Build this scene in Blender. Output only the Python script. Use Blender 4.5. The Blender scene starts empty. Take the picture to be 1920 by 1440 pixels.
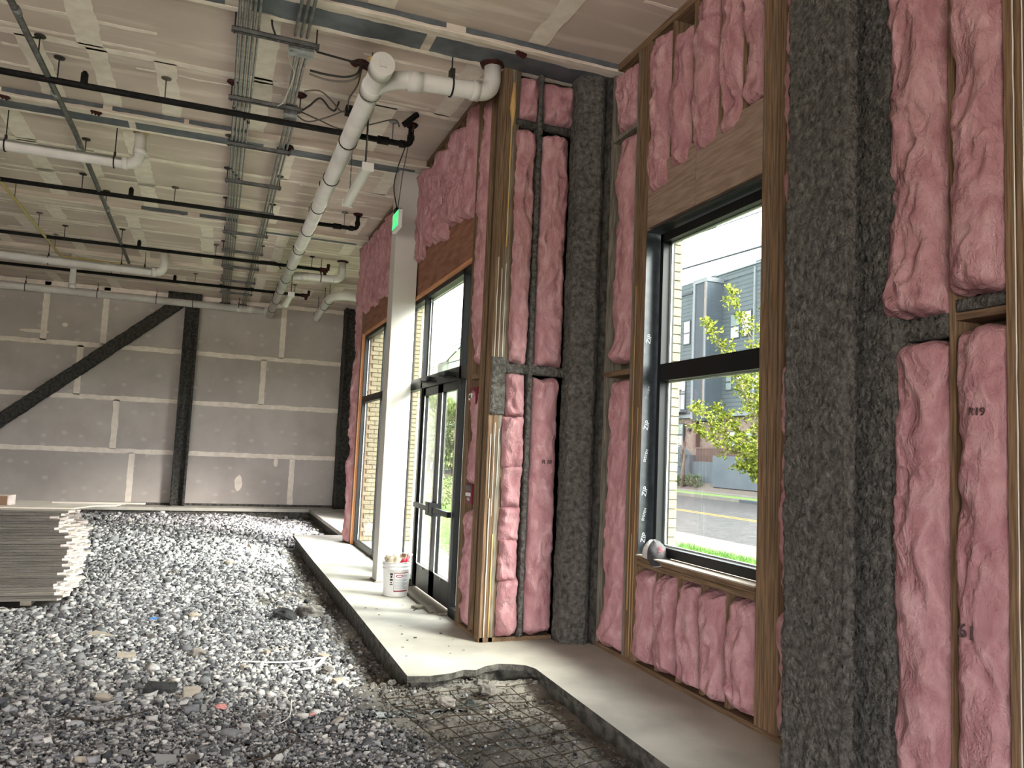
import bpy, math, random
import numpy as np
from mathutils import Vector, Matrix, noise as mnoise

random.seed(7)
rng = np.random.default_rng(7)
SC = bpy.context.scene
COL = SC.collection
PI = math.pi

# ------------------------------------------------------------------ camera
cam_data = bpy.data.cameras.new('camera')
cam = bpy.data.objects.new('camera', cam_data)
COL.objects.link(cam)
cam_data.sensor_fit = 'HORIZONTAL'
cam_data.sensor_width = 36.0
cam_data.lens = 36.0 * 1465.0 / 1920.0
cam_data.clip_start = 0.05
cam_data.clip_end = 600
def _n(v): return v / np.linalg.norm(v)
_Yc = _n(np.array([400 - 960., -(824 - 720.), -1465.]))
_Xc = np.array([4850 - 960., -(1017 - 720.), -1465.])
_Xc = _n(_Xc - _Yc * _Xc.dot(_Yc))
_Zc = np.cross(_Xc, _Yc)
_R = np.array([_Xc, _Yc, _Zc])
_m = Matrix(_R.tolist()).to_4x4()
_m.translation = Vector((0, 0, 1.6))
cam.matrix_world = _m
SC.camera = cam

# ------------------------------------------------------------------ world and exposure
world = bpy.data.worlds.new('overcast_sky')
SC.world = world
world.use_nodes = True
_bg = world.node_tree.nodes['Background']
_bg.inputs['Color'].default_value = (0.98, 0.98, 1.0, 1)
_bg.inputs['Strength'].default_value = 1.0
# hazy sun standing over the street, softened by thin cloud
_sl = bpy.data.lights.new('hazy_sun', 'SUN'); _sl.energy = 2.2; _sl.angle = math.radians(38); _sl.color = (1.0, .95, .87)
_so = bpy.data.objects.new('hazy_sun', _sl); COL.objects.link(_so)
_so.rotation_euler = Vector((-.58, .56, -.58)).to_track_quat('-Z', 'Y').to_euler()
_so.location = (12, -6, 14)
SC.view_settings.view_transform = 'Standard'
SC.view_settings.look = 'None'
SC.view_settings.gamma = 1.0
SC.view_settings.use_curve_mapping = False
SC.view_settings.exposure = 4.18
SC.cycles.max_bounces = 10
SC.cycles.diffuse_bounces = 6
SC.cycles.glossy_bounces = 4
SC.cycles.transparent_max_bounces = 12
SC.cycles.caustics_reflective = False
SC.cycles.caustics_refractive = False
SC.cycles.use_denoising = True

# ------------------------------------------------------------------ materials
def M(name, col, rough=.85, metal=0.0, col2=None, scale=6., stretch=(1, 1, 1), lo=.38, hi=.62,
      bump=0.0, bscale=60., bdist=.012, rand=0.0, detail=5., spec=.3, island=None, overlay=None, emit=None):
    m = bpy.data.materials.new(name)
    m.use_nodes = True
    nt = m.node_tree
    N, L = nt.nodes, nt.links
    b = N['Principled BSDF']
    b.inputs['Roughness'].default_value = rough
    b.inputs['Metallic'].default_value = metal
    b.inputs['Specular IOR Level'].default_value = spec
    b.inputs['Base Color'].default_value = (*col, 1)
    tc = N.new('ShaderNodeTexCoord')
    out = None
    if col2 is not None:
        mp = N.new('ShaderNodeMapping'); mp.inputs['Scale'].default_value = stretch
        L.new(tc.outputs['Object'], mp.inputs['Vector'])
        if rand:
            oi0 = N.new('ShaderNodeObjectInfo')
            mu = N.new('ShaderNodeVectorMath'); mu.operation = 'ADD'
            sc_ = N.new('ShaderNodeVectorMath'); sc_.operation = 'SCALE'; sc_.inputs['Scale'].default_value = 37.0
            cx = N.new('ShaderNodeCombineXYZ')
            for k in range(3): L.new(oi0.outputs['Random'], cx.inputs[k])
            L.new(cx.outputs[0], sc_.inputs[0]); L.new(mp.outputs[0], mu.inputs[0]); L.new(sc_.outputs[0], mu.inputs[1])
            vec = mu.outputs[0]
        else:
            vec = mp.outputs[0]
        no = N.new('ShaderNodeTexNoise'); no.inputs['Scale'].default_value = scale
        no.inputs['Detail'].default_value = detail
        L.new(vec, no.inputs['Vector'])
        cr = N.new('ShaderNodeValToRGB')
        cr.color_ramp.elements[0].position = lo; cr.color_ramp.elements[0].color = (*col, 1)
        cr.color_ramp.elements[1].position = hi; cr.color_ramp.elements[1].color = (*col2, 1)
        L.new(no.outputs['Fac'], cr.inputs['Fac'])
        out = cr.outputs['Color']
    if island:
        ge = N.new('ShaderNodeNewGeometry')
        cr = N.new('ShaderNodeValToRGB')
        el = cr.color_ramp.elements
        el[0].position = island[0][0]; el[0].color = (*island[0][1], 1)
        el[1].position = island[-1][0]; el[1].color = (*island[-1][1], 1)
        for p, c in island[1:-1]:
            e = el.new(p); e.color = (*c, 1)
        L.new(ge.outputs['Random Per Island'], cr.inputs['Fac'])
        out = cr.outputs['Color']
    if overlay:
        out = overlay(nt, tc, out)
    if rand:
        oi = N.new('ShaderNodeObjectInfo')
        mr = N.new('ShaderNodeMapRange'); mr.inputs['To Min'].default_value = 1 - rand; mr.inputs['To Max'].default_value = 1 + rand
        L.new(oi.outputs['Random'], mr.inputs['Value'])
        hs = N.new('ShaderNodeHueSaturation')
        L.new(mr.outputs[0], hs.inputs['Value'])
        if out is not None: L.new(out, hs.inputs['Color'])
        else: hs.inputs['Color'].default_value = (*col, 1)
        out = hs.outputs['Color']
    if out is not None:
        L.new(out, b.inputs['Base Color'])
    if bump:
        nb = N.new('ShaderNodeTexNoise'); nb.inputs['Scale'].default_value = bscale; nb.inputs['Detail'].default_value = 4
        L.new(tc.outputs['Object'], nb.inputs['Vector'])
        bp = N.new('ShaderNodeBump'); bp.inputs['Strength'].default_value = min(1, bump); bp.inputs['Distance'].default_value = bdist
        L.new(nb.outputs['Fac'], bp.inputs['Height']); L.new(bp.outputs[0], b.inputs['Normal'])
    if emit:
        b.inputs['Emission Color'].default_value = (*col, 1); b.inputs['Emission Strength'].default_value = emit
    return m

def mixrgb(nt, fac, a, bcol):
    mx = nt.nodes.new('ShaderNodeMix'); mx.data_type = 'RGBA'
    nt.links.new(fac, mx.inputs[0])
    if isinstance(a, tuple): mx.inputs[6].default_value = (*a, 1)
    else: nt.links.new(a, mx.inputs[6])
    mx.inputs[7].default_value = (*bcol, 1)
    return mx.outputs[2]

def dabs(mud, sx, sy, sz, r0, r1, randomness=.45, wob=.06):
    def f(nt, tc, out):
        N, L = nt.nodes, nt.links
        mp = N.new('ShaderNodeMapping'); mp.inputs['Scale'].default_value = (sx, sy, sz)
        L.new(tc.outputs['Object'], mp.inputs['Vector'])
        no = N.new('ShaderNodeTexNoise'); no.inputs['Scale'].default_value = 9
        L.new(tc.outputs['Object'], no.inputs['Vector'])
        s = N.new('ShaderNodeVectorMath'); s.operation = 'SCALE'; s.inputs['Scale'].default_value = wob * 3
        L.new(no.outputs['Color'], s.inputs[0])
        ad = N.new('ShaderNodeVectorMath'); ad.operation = 'ADD'
        L.new(mp.outputs[0], ad.inputs[0]); L.new(s.outputs[0], ad.inputs[1])
        vo = N.new('ShaderNodeTexVoronoi'); vo.inputs['Scale'].default_value = 1; vo.inputs['Randomness'].default_value = randomness
        L.new(ad.outputs[0], vo.inputs['Vector'])
        mr = N.new('ShaderNodeMapRange'); mr.inputs['From Min'].default_value = r1; mr.inputs['From Max'].default_value = r0
        L.new(vo.outputs['Distance'], mr.inputs['Value'])
        m2 = N.new('ShaderNodeMath'); m2.operation = 'MULTIPLY'; m2.inputs[1].default_value = .75
        L.new(mr.outputs[0], m2.inputs[0])
        return mixrgb(nt, m2.outputs[0], out, mud)
    return f

def streaks(mud, stretch, lo, hi, amount):
    def f(nt, tc, out):
        N, L = nt.nodes, nt.links
        mp = N.new('ShaderNodeMapping'); mp.inputs['Scale'].default_value = stretch
        L.new(tc.outputs['Object'], mp.inputs['Vector'])
        oi = N.new('ShaderNodeObjectInfo')
        no = N.new('ShaderNodeTexNoise'); no.noise_dimensions = '4D'; no.inputs['Scale'].default_value = 1; no.inputs['Detail'].default_value = 3
        mw = N.new('ShaderNodeMath'); mw.operation = 'MULTIPLY'; mw.inputs[1].default_value = 50
        L.new(oi.outputs['Random'], mw.inputs[0]); L.new(mw.outputs[0], no.inputs['W'])
        L.new(mp.outputs[0], no.inputs['Vector'])
        mr = N.new('ShaderNodeMapRange'); mr.inputs['From Min'].default_value = lo; mr.inputs['From Max'].default_value = hi
        mr.inputs['To Max'].default_value = amount
        L.new(no.outputs['Fac'], mr.inputs['Value'])
        return mixrgb(nt, mr.outputs[0], out, mud)
    return f

def lines_z(col, pitch, width):
    def f(nt, tc, out):
        N, L = nt.nodes, nt.links
        sp = N.new('ShaderNodeSeparateXYZ'); L.new(tc.outputs['Object'], sp.inputs[0])
        md = N.new('ShaderNodeMath'); md.operation = 'PINGPONG'; md.inputs[1].default_value = pitch / 2
        L.new(sp.outputs['Z'], md.inputs[0])
        lt = N.new('ShaderNodeMath'); lt.operation = 'LESS_THAN'; lt.inputs[1].default_value = width
        L.new(md.outputs[0], lt.inputs[0])
        return mixrgb(nt, lt.outputs[0], out, col)
    return f

MUD = (.85, .76, .66)
MT = {}
MT['drywall'] = M('grey_drywall', (.43, .385, .35), .9, col2=(.50, .455, .415), scale=1.3, rand=.05,
                  overlay=dabs((.56, .53, .48), 2.6, .001, 3.4, .10, .20))
MT['ceil'] = M('ceiling_drywall', (.56, .465, .405), .9, col2=(.645, .54, .47), scale=1.2, rand=.06,
               overlay=streaks(MUD, (.9, 6.5, .01), .53, .66, .55))
MT['mud'] = M('joint_compound', (.77, .69, .60), .9, col2=(.88, .80, .70), scale=7)
MT['beamwrap'] = M('beam_drywall', (.55, .47, .395), .9, col2=(.75, .67, .58), scale=2.5, stretch=(.5, 3, 3))
MT['steel'] = M('bare_metal_strip', (.10, .115, .13), .6, .25, col2=(.15, .165, .18), scale=5)
MT['blackpipe'] = M('black_steel_pipe', (.006, .006, .006), .65, 0, col2=(.013, .012, .011), scale=20, spec=.15)
MT['galv'] = M('galvanised_steel', (.20, .205, .20), .42, .75, col2=(.34, .345, .34), scale=12)
MT['galvdark'] = M('dull_galvanised_strut', (.11, .11, .105), .55, .5, col2=(.17, .17, .165), scale=14)
MT['pvc'] = M('white_pvc', (.60, .58, .55), .42, col2=(.70, .68, .65), scale=3)
MT['pvcring'] = M('dark_hanger_strap', (.008, .008, .008), .6)
MT['yellow'] = M('yellow_gas_pipe', (.46, .37, .16), .5)
MT['red'] = M('red_firestop', (.055, .009, .008), .8, col2=(.025, .006, .006), scale=30, bump=.6)
MT['cable'] = M('dark_cable', (.03, .026, .022), .6)
MT['cablegrey'] = M('armoured_cable', (.14, .12, .10), .5, .4)
MT['white'] = M('white_paint', (.72, .71, .68), .55)
MT['whiteplastic'] = M('white_plastic', (.72, .72, .71), .35)
MT['columnpaint'] = M('off_white_column_paint', (.50, .475, .44), .6, col2=(.55, .525, .49), scale=2)
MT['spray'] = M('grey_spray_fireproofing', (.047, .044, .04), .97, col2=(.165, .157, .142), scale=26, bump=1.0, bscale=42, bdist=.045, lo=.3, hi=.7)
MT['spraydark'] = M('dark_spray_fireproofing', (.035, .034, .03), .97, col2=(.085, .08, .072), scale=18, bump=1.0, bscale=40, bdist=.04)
MT['wood'] = M('framing_lumber', (.115, .072, .042), .8, col2=(.23, .150, .09), scale=3, stretch=(30, 30, 1.2), rand=.18, spec=.2)
MT['woodh'] = M('framing_lumber_flat', (.115, .072, .044), .8, col2=(.23, .15, .09), scale=3, stretch=(30, 1.2, 30), rand=.15, spec=.2)
MT['woodgrey'] = M('dusty_lumber', (.12, .105, .085), .9, col2=(.24, .215, .17), scale=4, stretch=(18, 18, 1.2), rand=.12)
MT['ply'] = M('red_brown_sheathing', (.20, .085, .05), .75, col2=(.29, .135, .085), scale=3, stretch=(3, 1, 6), rand=.1)
MT['plylight'] = M('pale_plywood_header', (.24, .165, .125), .8, col2=(.34, .25, .195), scale=4, stretch=(4, 1, 9), rand=.06)
MT['freshwood'] = M('fresh_orange_trim', (.50, .22, .10), .7, col2=(.62, .30, .15), scale=4, stretch=(20, 1, 20))
def pink_mat():
    m = M('pink_fiberglass', (.36, .185, .195), .98, spec=.05)
    nt = m.node_tree; N, L = nt.nodes, nt.links; b = N['Principled BSDF']
    tc = N.new('ShaderNodeTexCoord'); oi = N.new('ShaderNodeObjectInfo')
    mw = N.new('ShaderNodeMath'); mw.operation = 'MULTIPLY'; mw.inputs[1].default_value = 40; L.new(oi.outputs['Random'], mw.inputs[0])
    def ns(scale, dist, det, st=(1, 1, 1)):
        mp = N.new('ShaderNodeMapping'); mp.inputs['Scale'].default_value = st; L.new(tc.outputs['Object'], mp.inputs['Vector'])
        n = N.new('ShaderNodeTexNoise'); n.noise_dimensions = '4D'; n.inputs['Scale'].default_value = scale; n.inputs['Distortion'].default_value = dist; n.inputs['Detail'].default_value = det
        L.new(mp.outputs[0], n.inputs['Vector']); L.new(mw.outputs[0], n.inputs['W']); return n.outputs['Fac']
    big, fine = ns(6.5, 1.9, 7, (1, 1, .5)), ns(40, 1.4, 5, (1, 1, .6))
    cr = N.new('ShaderNodeValToRGB'); el = cr.color_ramp.elements
    el[0].position = .28; el[0].color = (.33, .15, .168, 1); el[1].position = .75; el[1].color = (.57, .36, .375, 1)
    e = el.new(.5); e.color = (.44, .235, .252, 1)
    L.new(big, cr.inputs['Fac']); L.new(cr.outputs[0], b.inputs['Base Color'])
    ad = N.new('ShaderNodeMath'); ad.operation = 'MULTIPLY_ADD'; ad.inputs[1].default_value = .38; L.new(fine, ad.inputs[0]); L.new(big, ad.inputs[2])
    bp = N.new('ShaderNodeBump'); bp.inputs['Strength'].default_value = .85; bp.inputs['Distance'].default_value = .045
    L.new(ad.outputs[0], bp.inputs['Height']); L.new(bp.outputs[0], b.inputs['Normal'])
    return m
MT['pink'] = pink_mat()
MT['sheath'] = M('sheathing_board', (.09, .075, .06), .9)
MT['black'] = M('black_aluminium', (.008, .009, .010), .45, 0, spec=.22)
MT['tape'] = M('black_flashing_tape', (.014, .017, .02), .28, col2=(.03, .036, .042), scale=15, spec=.5)
MT['print'] = M('white_print', (.62, .66, .68), .6)
MT['darkprint'] = M('grey_ink', (.10, .055, .06), .9)
MT['caulk'] = M('white_caulk', (.72, .70, .64), .6)
MT['foam'] = M('yellow_foam_sealant', (.55, .36, .14), .8, bump=.6, bscale=40)
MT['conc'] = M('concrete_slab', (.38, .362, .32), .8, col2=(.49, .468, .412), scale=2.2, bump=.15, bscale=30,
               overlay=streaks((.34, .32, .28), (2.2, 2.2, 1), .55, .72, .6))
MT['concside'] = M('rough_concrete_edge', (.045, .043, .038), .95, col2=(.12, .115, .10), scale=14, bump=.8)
MT['dirt'] = M('dusty_ground', (.13, .122, .11), .97, col2=(.27, .25, .22), scale=2.5, bump=.8, bscale=30,
               overlay=streaks((.48, .44, .38), (.7, .7, 1), .54, .68, .55), spec=.05)
MT['gravel'] = M('crushed_gravel', (.2, .2, .2), .9, island=[(0, (.07, .072, .08)), (.4, (.23, .23, .24)), (.72, (.42, .415, .415)),
                 (.92, (.56, .545, .53)), (1, (.75, .72, .68))], spec=.05)
MT['board_edge'] = M('grey_board_paper', (.105, .094, .082), .9, col2=(.16, .145, .127), scale=3, stretch=(.6, 3, 20), rand=.14)
MT['gypsum'] = M('broken_gypsum_core', (.62, .50, .46), .95, col2=(.74, .66, .62), scale=14, bump=.7)
MT['boardtop'] = M('ivory_board_face', (.62, .555, .49), .9, col2=(.70, .64, .57), scale=3)
MT['rock'] = M('broken_rock', (.10, .09, .08), .95, col2=(.27, .245, .22), scale=9, bump=.9, bscale=25, rand=.2)
MT['darkrock'] = M('dark_rock', (.022, .022, .022), .9, col2=(.06, .06, .06), scale=12, bump=.8)
MT['tan'] = M('tan_scrap', (.36, .31, .25), .9, col2=(.46, .40, .33), scale=9)
MT['whitescrap'] = M('white_scrap', (.72, .70, .66), .8)
MT['rebar'] = M('rusty_wire', (.035, .025, .018), .9, col2=(.08, .055, .035), scale=30)
MT['plastic'] = M('dark_plastic_sheet', (.035, .045, .042), .3, col2=(.09, .10, .095), scale=6, spec=.6)
MT['redbox'] = M('red_alarm_box', (.13, .010, .018), .5)
MT['green'] = M('green_exit_face', (.03, .50, .14), .4, emit=.12)
MT['strip'] = M('strip_light_diffuser', (.68, .67, .63), .4)
MT['bluegrey'] = M('grey_bin', (.3, .3, .3), .6)
MT['brick'] = M('cream_brick', (0.1897, 0.1634, 0.108), .9, col2=(0.2372, 0.2082, 0.1449), scale=9, rand=.08, bump=.3, bscale=60, spec=.05)
MT['mortar'] = M('mortar', (0.1658, 0.1462, 0.1037), .95)
MT['capwhite'] = M('light_grey_mesh_cloth', (.50, .49, .48), .9, col2=(.62, .61, .60), scale=60, bump=.4, bscale=300)
MT['capdark'] = M('charcoal_cloth', (.030, .029, .032), .85, col2=(.05, .048, .052), scale=30)
MT['redcloth'] = M('red_stitching', (.32, .03, .05), .8)
# outdoors
MT['asphalt'] = M('asphalt', (.030, .0295, .030), .95, col2=(.040, .039, .0395), scale=3, bump=.2, spec=.05)
MT['walk'] = M('pale_sidewalk', (0.076, 0.072, 0.0624), .9, col2=(0.092, 0.0864, 0.076), scale=2, spec=.05)
MT['lawn'] = M('lawn_soil', (.06, .10, .03), .95, col2=(.09, .14, .04), scale=5, spec=.05)
MT['grass'] = M('grass_blades', (.08, .17, .035), .8, island=[(0, (.055, .13, .025)), (.5, (.09, .19, .04)), (1, (.15, .25, .07))], spec=.05)
MT['yline'] = M('yellow_road_paint', (.17, .095, .025), .8, spec=.05)
MT['siding'] = M('blue_grey_clapboard', (0.04723, 0.05587, 0.06106), .8, col2=(0.05184, 0.06106, 0.06624), scale=1, overlay=lines_z((0.02995, 0.03571, 0.04032), .26, .025), spec=.05)
MT['trimgrey'] = M('pale_grey_trim', (0.093, 0.1023, 0.1116), .7, spec=.05)
MT['charcoal'] = M('charcoal_panel', (0.0315, 0.0364, 0.0434), .7, spec=.05)
MT['panelblue'] = M('slate_panel', (0.0403, 0.0496, 0.0589), .7, spec=.05)
MT['rbrick'] = M('brown_brick_wall', (0.084, 0.0595, 0.049), .9, col2=(0.126, 0.0945, 0.0805), scale=5, overlay=lines_z((0.091, 0.077, 0.07), .075, .008), spec=.05)
MT['concwall'] = M('painted_retaining_wall', (0.04479, 0.0527, 0.0606), .85, col2=(0.05534, 0.06324, 0.07114), scale=1, spec=.05)
MT['winglass'] = M('far_window_glass', (.10, .12, .12), .05, 0, spec=1.0)
MT['shade'] = M('white_window_shade', (0.16, 0.168, 0.168), .6)
MT['redrail'] = M('rust_red_railing', (.05, .026, .022), .7)
MT['leaf'] = M('spring_leaves', (.12, .15, .02), .7, island=[(0, (.075, .10, .012)), (.5, (.13, .155, .018)), (1, (.20, .21, .035))], spec=.05)
MT['leafdark'] = M('shrub_leaves', (.03, .05, .02), .7, island=[(0, (.018, .03, .012)), (.6, (.045, .07, .03)), (1, (.09, .12, .05))])
MT['leafmid'] = M('far_tree_leaves', (0.12, 0.16, 0.048), .7, island=[(0, (0.072, 0.104, 0.028)), (.6, (0.128, 0.168, 0.048)), (1, (0.192, 0.224, 0.08))])
MT['bark'] = M('bark', (.07, .05, .04), .9, col2=(.11, .08, .065), scale=12)
MT['mulch'] = M('dark_mulch', (.035, .028, .024), .95, col2=(.06, .05, .042), scale=10)
MT['greenhouse'] = M('pale_green_siding', (0.152, 0.192, 0.136), .8, overlay=lines_z((0.12, 0.152, 0.108), .2, .02), col2=(0.16, 0.2, 0.144), scale=1)
MT['roof'] = M('grey_shingles', (.06, .06, .06), .9)

def glass_mat():
    m = bpy.data.materials.new('window_glass'); m.use_nodes = True
    nt = m.node_tree; N, L = nt.nodes, nt.links
    for n in list(N): N.remove(n)
    o = N.new('ShaderNodeOutputMaterial'); t = N.new('ShaderNodeBsdfTransparent'); g = N.new('ShaderNodeBsdfGlossy')
    t.inputs[0].default_value = (.85, .88, .865, 1); g.inputs['Roughness'].default_value = 0.0
    lw = N.new('ShaderNodeLayerWeight'); lw.inputs['Blend'].default_value = .5
    pw = N.new('ShaderNodeMath'); pw.operation = 'POWER'; pw.inputs[1].default_value = 5; L.new(lw.outputs['Facing'], pw.inputs[0])
    fr = N.new('ShaderNodeMath'); fr.operation = 'MULTIPLY_ADD'; fr.inputs[1].default_value = .94; fr.inputs[2].default_value = .04; L.new(pw.outputs[0], fr.inputs[0])
    mx = N.new('ShaderNodeMixShader')
    L.new(fr.outputs[0], mx.inputs[0]); L.new(t.outputs[0], mx.inputs[1]); L.new(g.outputs[0], mx.inputs[2]); L.new(mx.outputs[0], o.inputs[0])
    return m
MT['glass'] = glass_mat()

# ------------------------------------------------------------------ mesh helpers
ORG = {}
def _link(name, me, mat, parent, origin):
    o = bpy.data.objects.new(name, me)
    if mat is not None and len(me.materials) == 0: me.materials.append(MT[mat] if isinstance(mat, str) else mat)
    COL.objects.link(o)
    if parent is not None:
        o.parent = parent
        o.location = Vector(origin) - ORG[parent.name]
    else:
        o.location = origin
    ORG[o.name] = Vector(origin)
    return o

class MB:
    def __init__(s): s.v = []; s.f = []; s.sm = []
    def add(s, vs, fs, smooth=False):
        b = len(s.v); s.v += [tuple(p) for p in vs]; s.f += [tuple(b + i for i in f) for f in fs]; s.sm += [smooth] * len(fs); return s
    def box(s, x0, x1, y0, y1, z0, z1):
        x0, x1 = min(x0, x1), max(x0, x1); y0, y1 = min(y0, y1), max(y0, y1); z0, z1 = min(z0, z1), max(z0, z1)
        return s.add([(x0, y0, z0), (x1, y0, z0), (x1, y1, z0), (x0, y1, z0), (x0, y0, z1), (x1, y0, z1), (x1, y1, z1), (x0, y1, z1)],
                     [(0, 3, 2, 1), (4, 5, 6, 7), (0, 1, 5, 4), (1, 2, 6, 5), (2, 3, 7, 6), (3, 0, 4, 7)])
    def bar(s, a, b, w, h, up=(0, 0, 1)):
        a, b = Vector(a), Vector(b); d = (b - a).normalized(); u = Vector(up)
        if abs(d.dot(u)) > .98: u = Vector((0, 1, 0))
        r = d.cross(u).normalized(); u = r.cross(d)
        vs = [p + r * sx * w / 2 + u * sz * h / 2 for p in (a, b) for sx, sz in ((-1, -1), (1, -1), (1, 1), (-1, 1))]
        return s.add(vs, [(0, 3, 2, 1), (4, 5, 6, 7), (0, 1, 5, 4), (1, 2, 6, 5), (2, 3, 7, 6), (3, 0, 4, 7)])
    def tube(s, pts, r, n=10, cap=True):
        pts = [Vector(p) for p in pts]; k = len(pts)
        rs = r if isinstance(r, (list, tuple)) else [r] * k
        t0 = (pts[1] - pts[0]).normalized()
        u = Vector((0, 0, 1)) if abs(t0.z) < .9 else Vector((1, 0, 0))
        u = (u - t0 * u.dot(t0)).normalized(); vs = []
        for i, p in enumerate(pts):
            t = (pts[min(i + 1, k - 1)] - pts[max(i - 1, 0)])
            t = t.normalized() if t.length > 1e-9 else t0
            u = (u - t * u.dot(t))
            u = u.normalized() if u.length > 1e-6 else t.orthogonal().normalized()
            w = t.cross(u)
            vs += [p + (u * math.cos(2 * PI * j / n) + w * math.sin(2 * PI * j / n)) * rs[i] for j in range(n)]
        fs = [(i * n + j, i * n + (j + 1) % n, (i + 1) * n + (j + 1) % n, (i + 1) * n + j) for i in range(k - 1) for j in range(n)]
        s.add(vs, fs, True)
        if cap:
            b = len(s.v) - len(vs)
            s.f += [tuple(b + j for j in reversed(range(n))), tuple(b + (k - 1) * n + j for j in range(n))]; s.sm += [False, False]
        return s
    def lathe(s, prof, cx, cy, cz=0, n=28, axis='Z'):
        vs = []
        for r, z in prof:
            for j in range(n):
                a = 2 * PI * j / n; c, d = r * math.cos(a), r * math.sin(a)
                vs.append((cx + c, cy + d, cz + z) if axis == 'Z' else ((cx + z, cy + c, cz + d) if axis == 'X' else (cx + d, cy + z, cz + c)))
        fs = [(i * n + j, i * n + (j + 1) % n, (i + 1) * n + (j + 1) % n, (i + 1) * n + j) for i in range(len(prof) - 1) for j in range(n)]
        return s.add(vs, fs, True)
    def prism(s, poly, z0, z1):
        n = len(poly)
        vs = [(x, y, z0) for x, y in poly] + [(x, y, z1) for x, y in poly]
        return s.add(vs, [tuple(range(n - 1, -1, -1)), tuple(range(n, 2 * n))] + [(i, (i + 1) % n, n + (i + 1) % n, n + i) for i in range(n)])
    def build(s, name, mat, parent=None, origin=None):
        if origin is None:
            a = np.array(s.v); lo, hi = a.min(0), a.max(0)
            origin = ((lo[0] + hi[0]) / 2, (lo[1] + hi[1]) / 2, lo[2])
        ox, oy, oz = origin
        me = bpy.data.meshes.new(name)
        me.from_pydata([(x - ox, y - oy, z - oz) for x, y, z in s.v], [], s.f)
        me.polygons.foreach_set('use_smooth', s.sm)
        me.update()
        return _link(name, me, mat, parent, origin)

def tag(o, label=None, cat=None, group=None, kind=None):
    if label: o['label'] = label
    if cat: o['category'] = cat
    if group: o['group'] = group
    if kind: o['kind'] = kind
    return o
def thing(name, loc, label=None, cat=None, group=None, kind=None):
    o = bpy.data.objects.new(name, None); COL.objects.link(o); o.location = loc
    o.empty_display_size = .1
    ORG[o.name] = Vector(loc)
    return tag(o, label, cat, group, kind)
def box(name, mat, x0, x1, y0, y1, z0, z1, parent=None):
    return MB().box(x0, x1, y0, y1, z0, z1).build(name, mat, parent)
def struct(name, mat, *b):
    return tag(box(name, mat, *b), kind='structure')
def spline(pts, n=8):
    pts = [Vector(p) for p in pts]; out = []
    for i in range(len(pts) - 1):
        p0, p1, p2, p3 = pts[max(i - 1, 0)], pts[i], pts[i + 1], pts[min(i + 2, len(pts) - 1)]
        for k in range(n):
            t = k / n
            out.append(.5 * ((2 * p1) + (p2 - p0) * t + (2 * p0 - 5 * p1 + 4 * p2 - p3) * t * t + (-p0 + 3 * p1 - 3 * p2 + p3) * t ** 3))
    return out + [pts[-1]]
def share(src, name, loc, parent, scale=None, rot=None):
    o = bpy.data.objects.new(name, src.data); COL.objects.link(o)
    o.parent = parent
    o.location = Vector(loc) - (ORG[parent.name] if parent else Vector((0, 0, 0)))
    if scale: o.scale = scale
    if rot: o.rotation_euler = rot
    ORG[o.name] = Vector(loc)
    return o
def nz(x, y, z): return mnoise.noise(Vector((x, y, z)))
def text_mesh(s, size, mat, name, parent, mtx, depth=.0005):
    cu = bpy.data.curves.new(name, 'FONT'); cu.body = s; cu.size = size; cu.align_x = 'CENTER'; cu.align_y = 'CENTER'; cu.extrude = depth
    t = bpy.data.objects.new('tmp', cu); COL.objects.link(t)
    dg = bpy.context.evaluated_depsgraph_get(); dg.update()
    me = bpy.data.meshes.new_from_object(t.evaluated_get(dg)); bpy.data.objects.remove(t)
    me.materials.clear()
    o = bpy.data.objects.new(name, me); me.materials.append(MT[mat]); COL.objects.link(o)
    if parent is not None:
        o.parent = parent; m2 = mtx.copy(); m2.translation = mtx.translation - ORG[parent.name]; o.matrix_local = m2
    else: o.matrix_world = mtx
    ORG[o.name] = mtx.translation.copy()
    return o
def frame_mtx(right, up, loc):
    r, u = Vector(right).normalized(), Vector(up).normalized(); n = r.cross(u)
    m = Matrix(((r.x, u.x, n.x), (r.y, u.y, n.y), (r.z, u.z, n.z))).to_4x4(); m.translation = Vector(loc); return m

def rough_prism(poly, z0, z1, amp, name, mat, parent=None, step=.025, zstep=.03, seed=0, xf=None, freq=9.):
    """closed profile swept along z, each point pushed out by noise: sprayed steel"""
    pts = []
    n = len(poly)
    for i in range(n):
        a, b = Vector(poly[i]), Vector(poly[(i + 1) % n]); k = max(1, int((b - a).length / step))
        nn = Vector(((b - a).y, -(b - a).x)).normalized()
        for j in range(k): pts.append((a.lerp(b, j / k), nn))
    m = len(pts); nzs = max(2, int((z1 - z0) / zstep)); vs = []
    for k in range(nzs + 1):
        z = z0 + (z1 - z0) * k / nzs
        for p, nn in pts:
            d = amp * (nz(p.x * freq + seed, p.y * freq, z * freq) + .7 * nz(p.x * freq * 2.7, p.y * freq * 2.7 + seed, z * freq * 2.7) + .8 * nz(p.x * 3, p.y * 3, z * 2.2 + seed))
            vs.append((p.x + nn.x * d, p.y + nn.y * d, z))
    fs = [(k * m + j, k * m + (j + 1) % m, (k + 1) * m + (j + 1) % m, (k + 1) * m + j) for k in range(nzs) for j in range(m)]
    fs += [tuple(range(m - 1, -1, -1)), tuple(nzs * m + j for j in range(m))]
    if xf: vs = [xf @ Vector(v) for v in vs]
    return MB().add(vs, fs, True).build(name, mat, parent)

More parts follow.
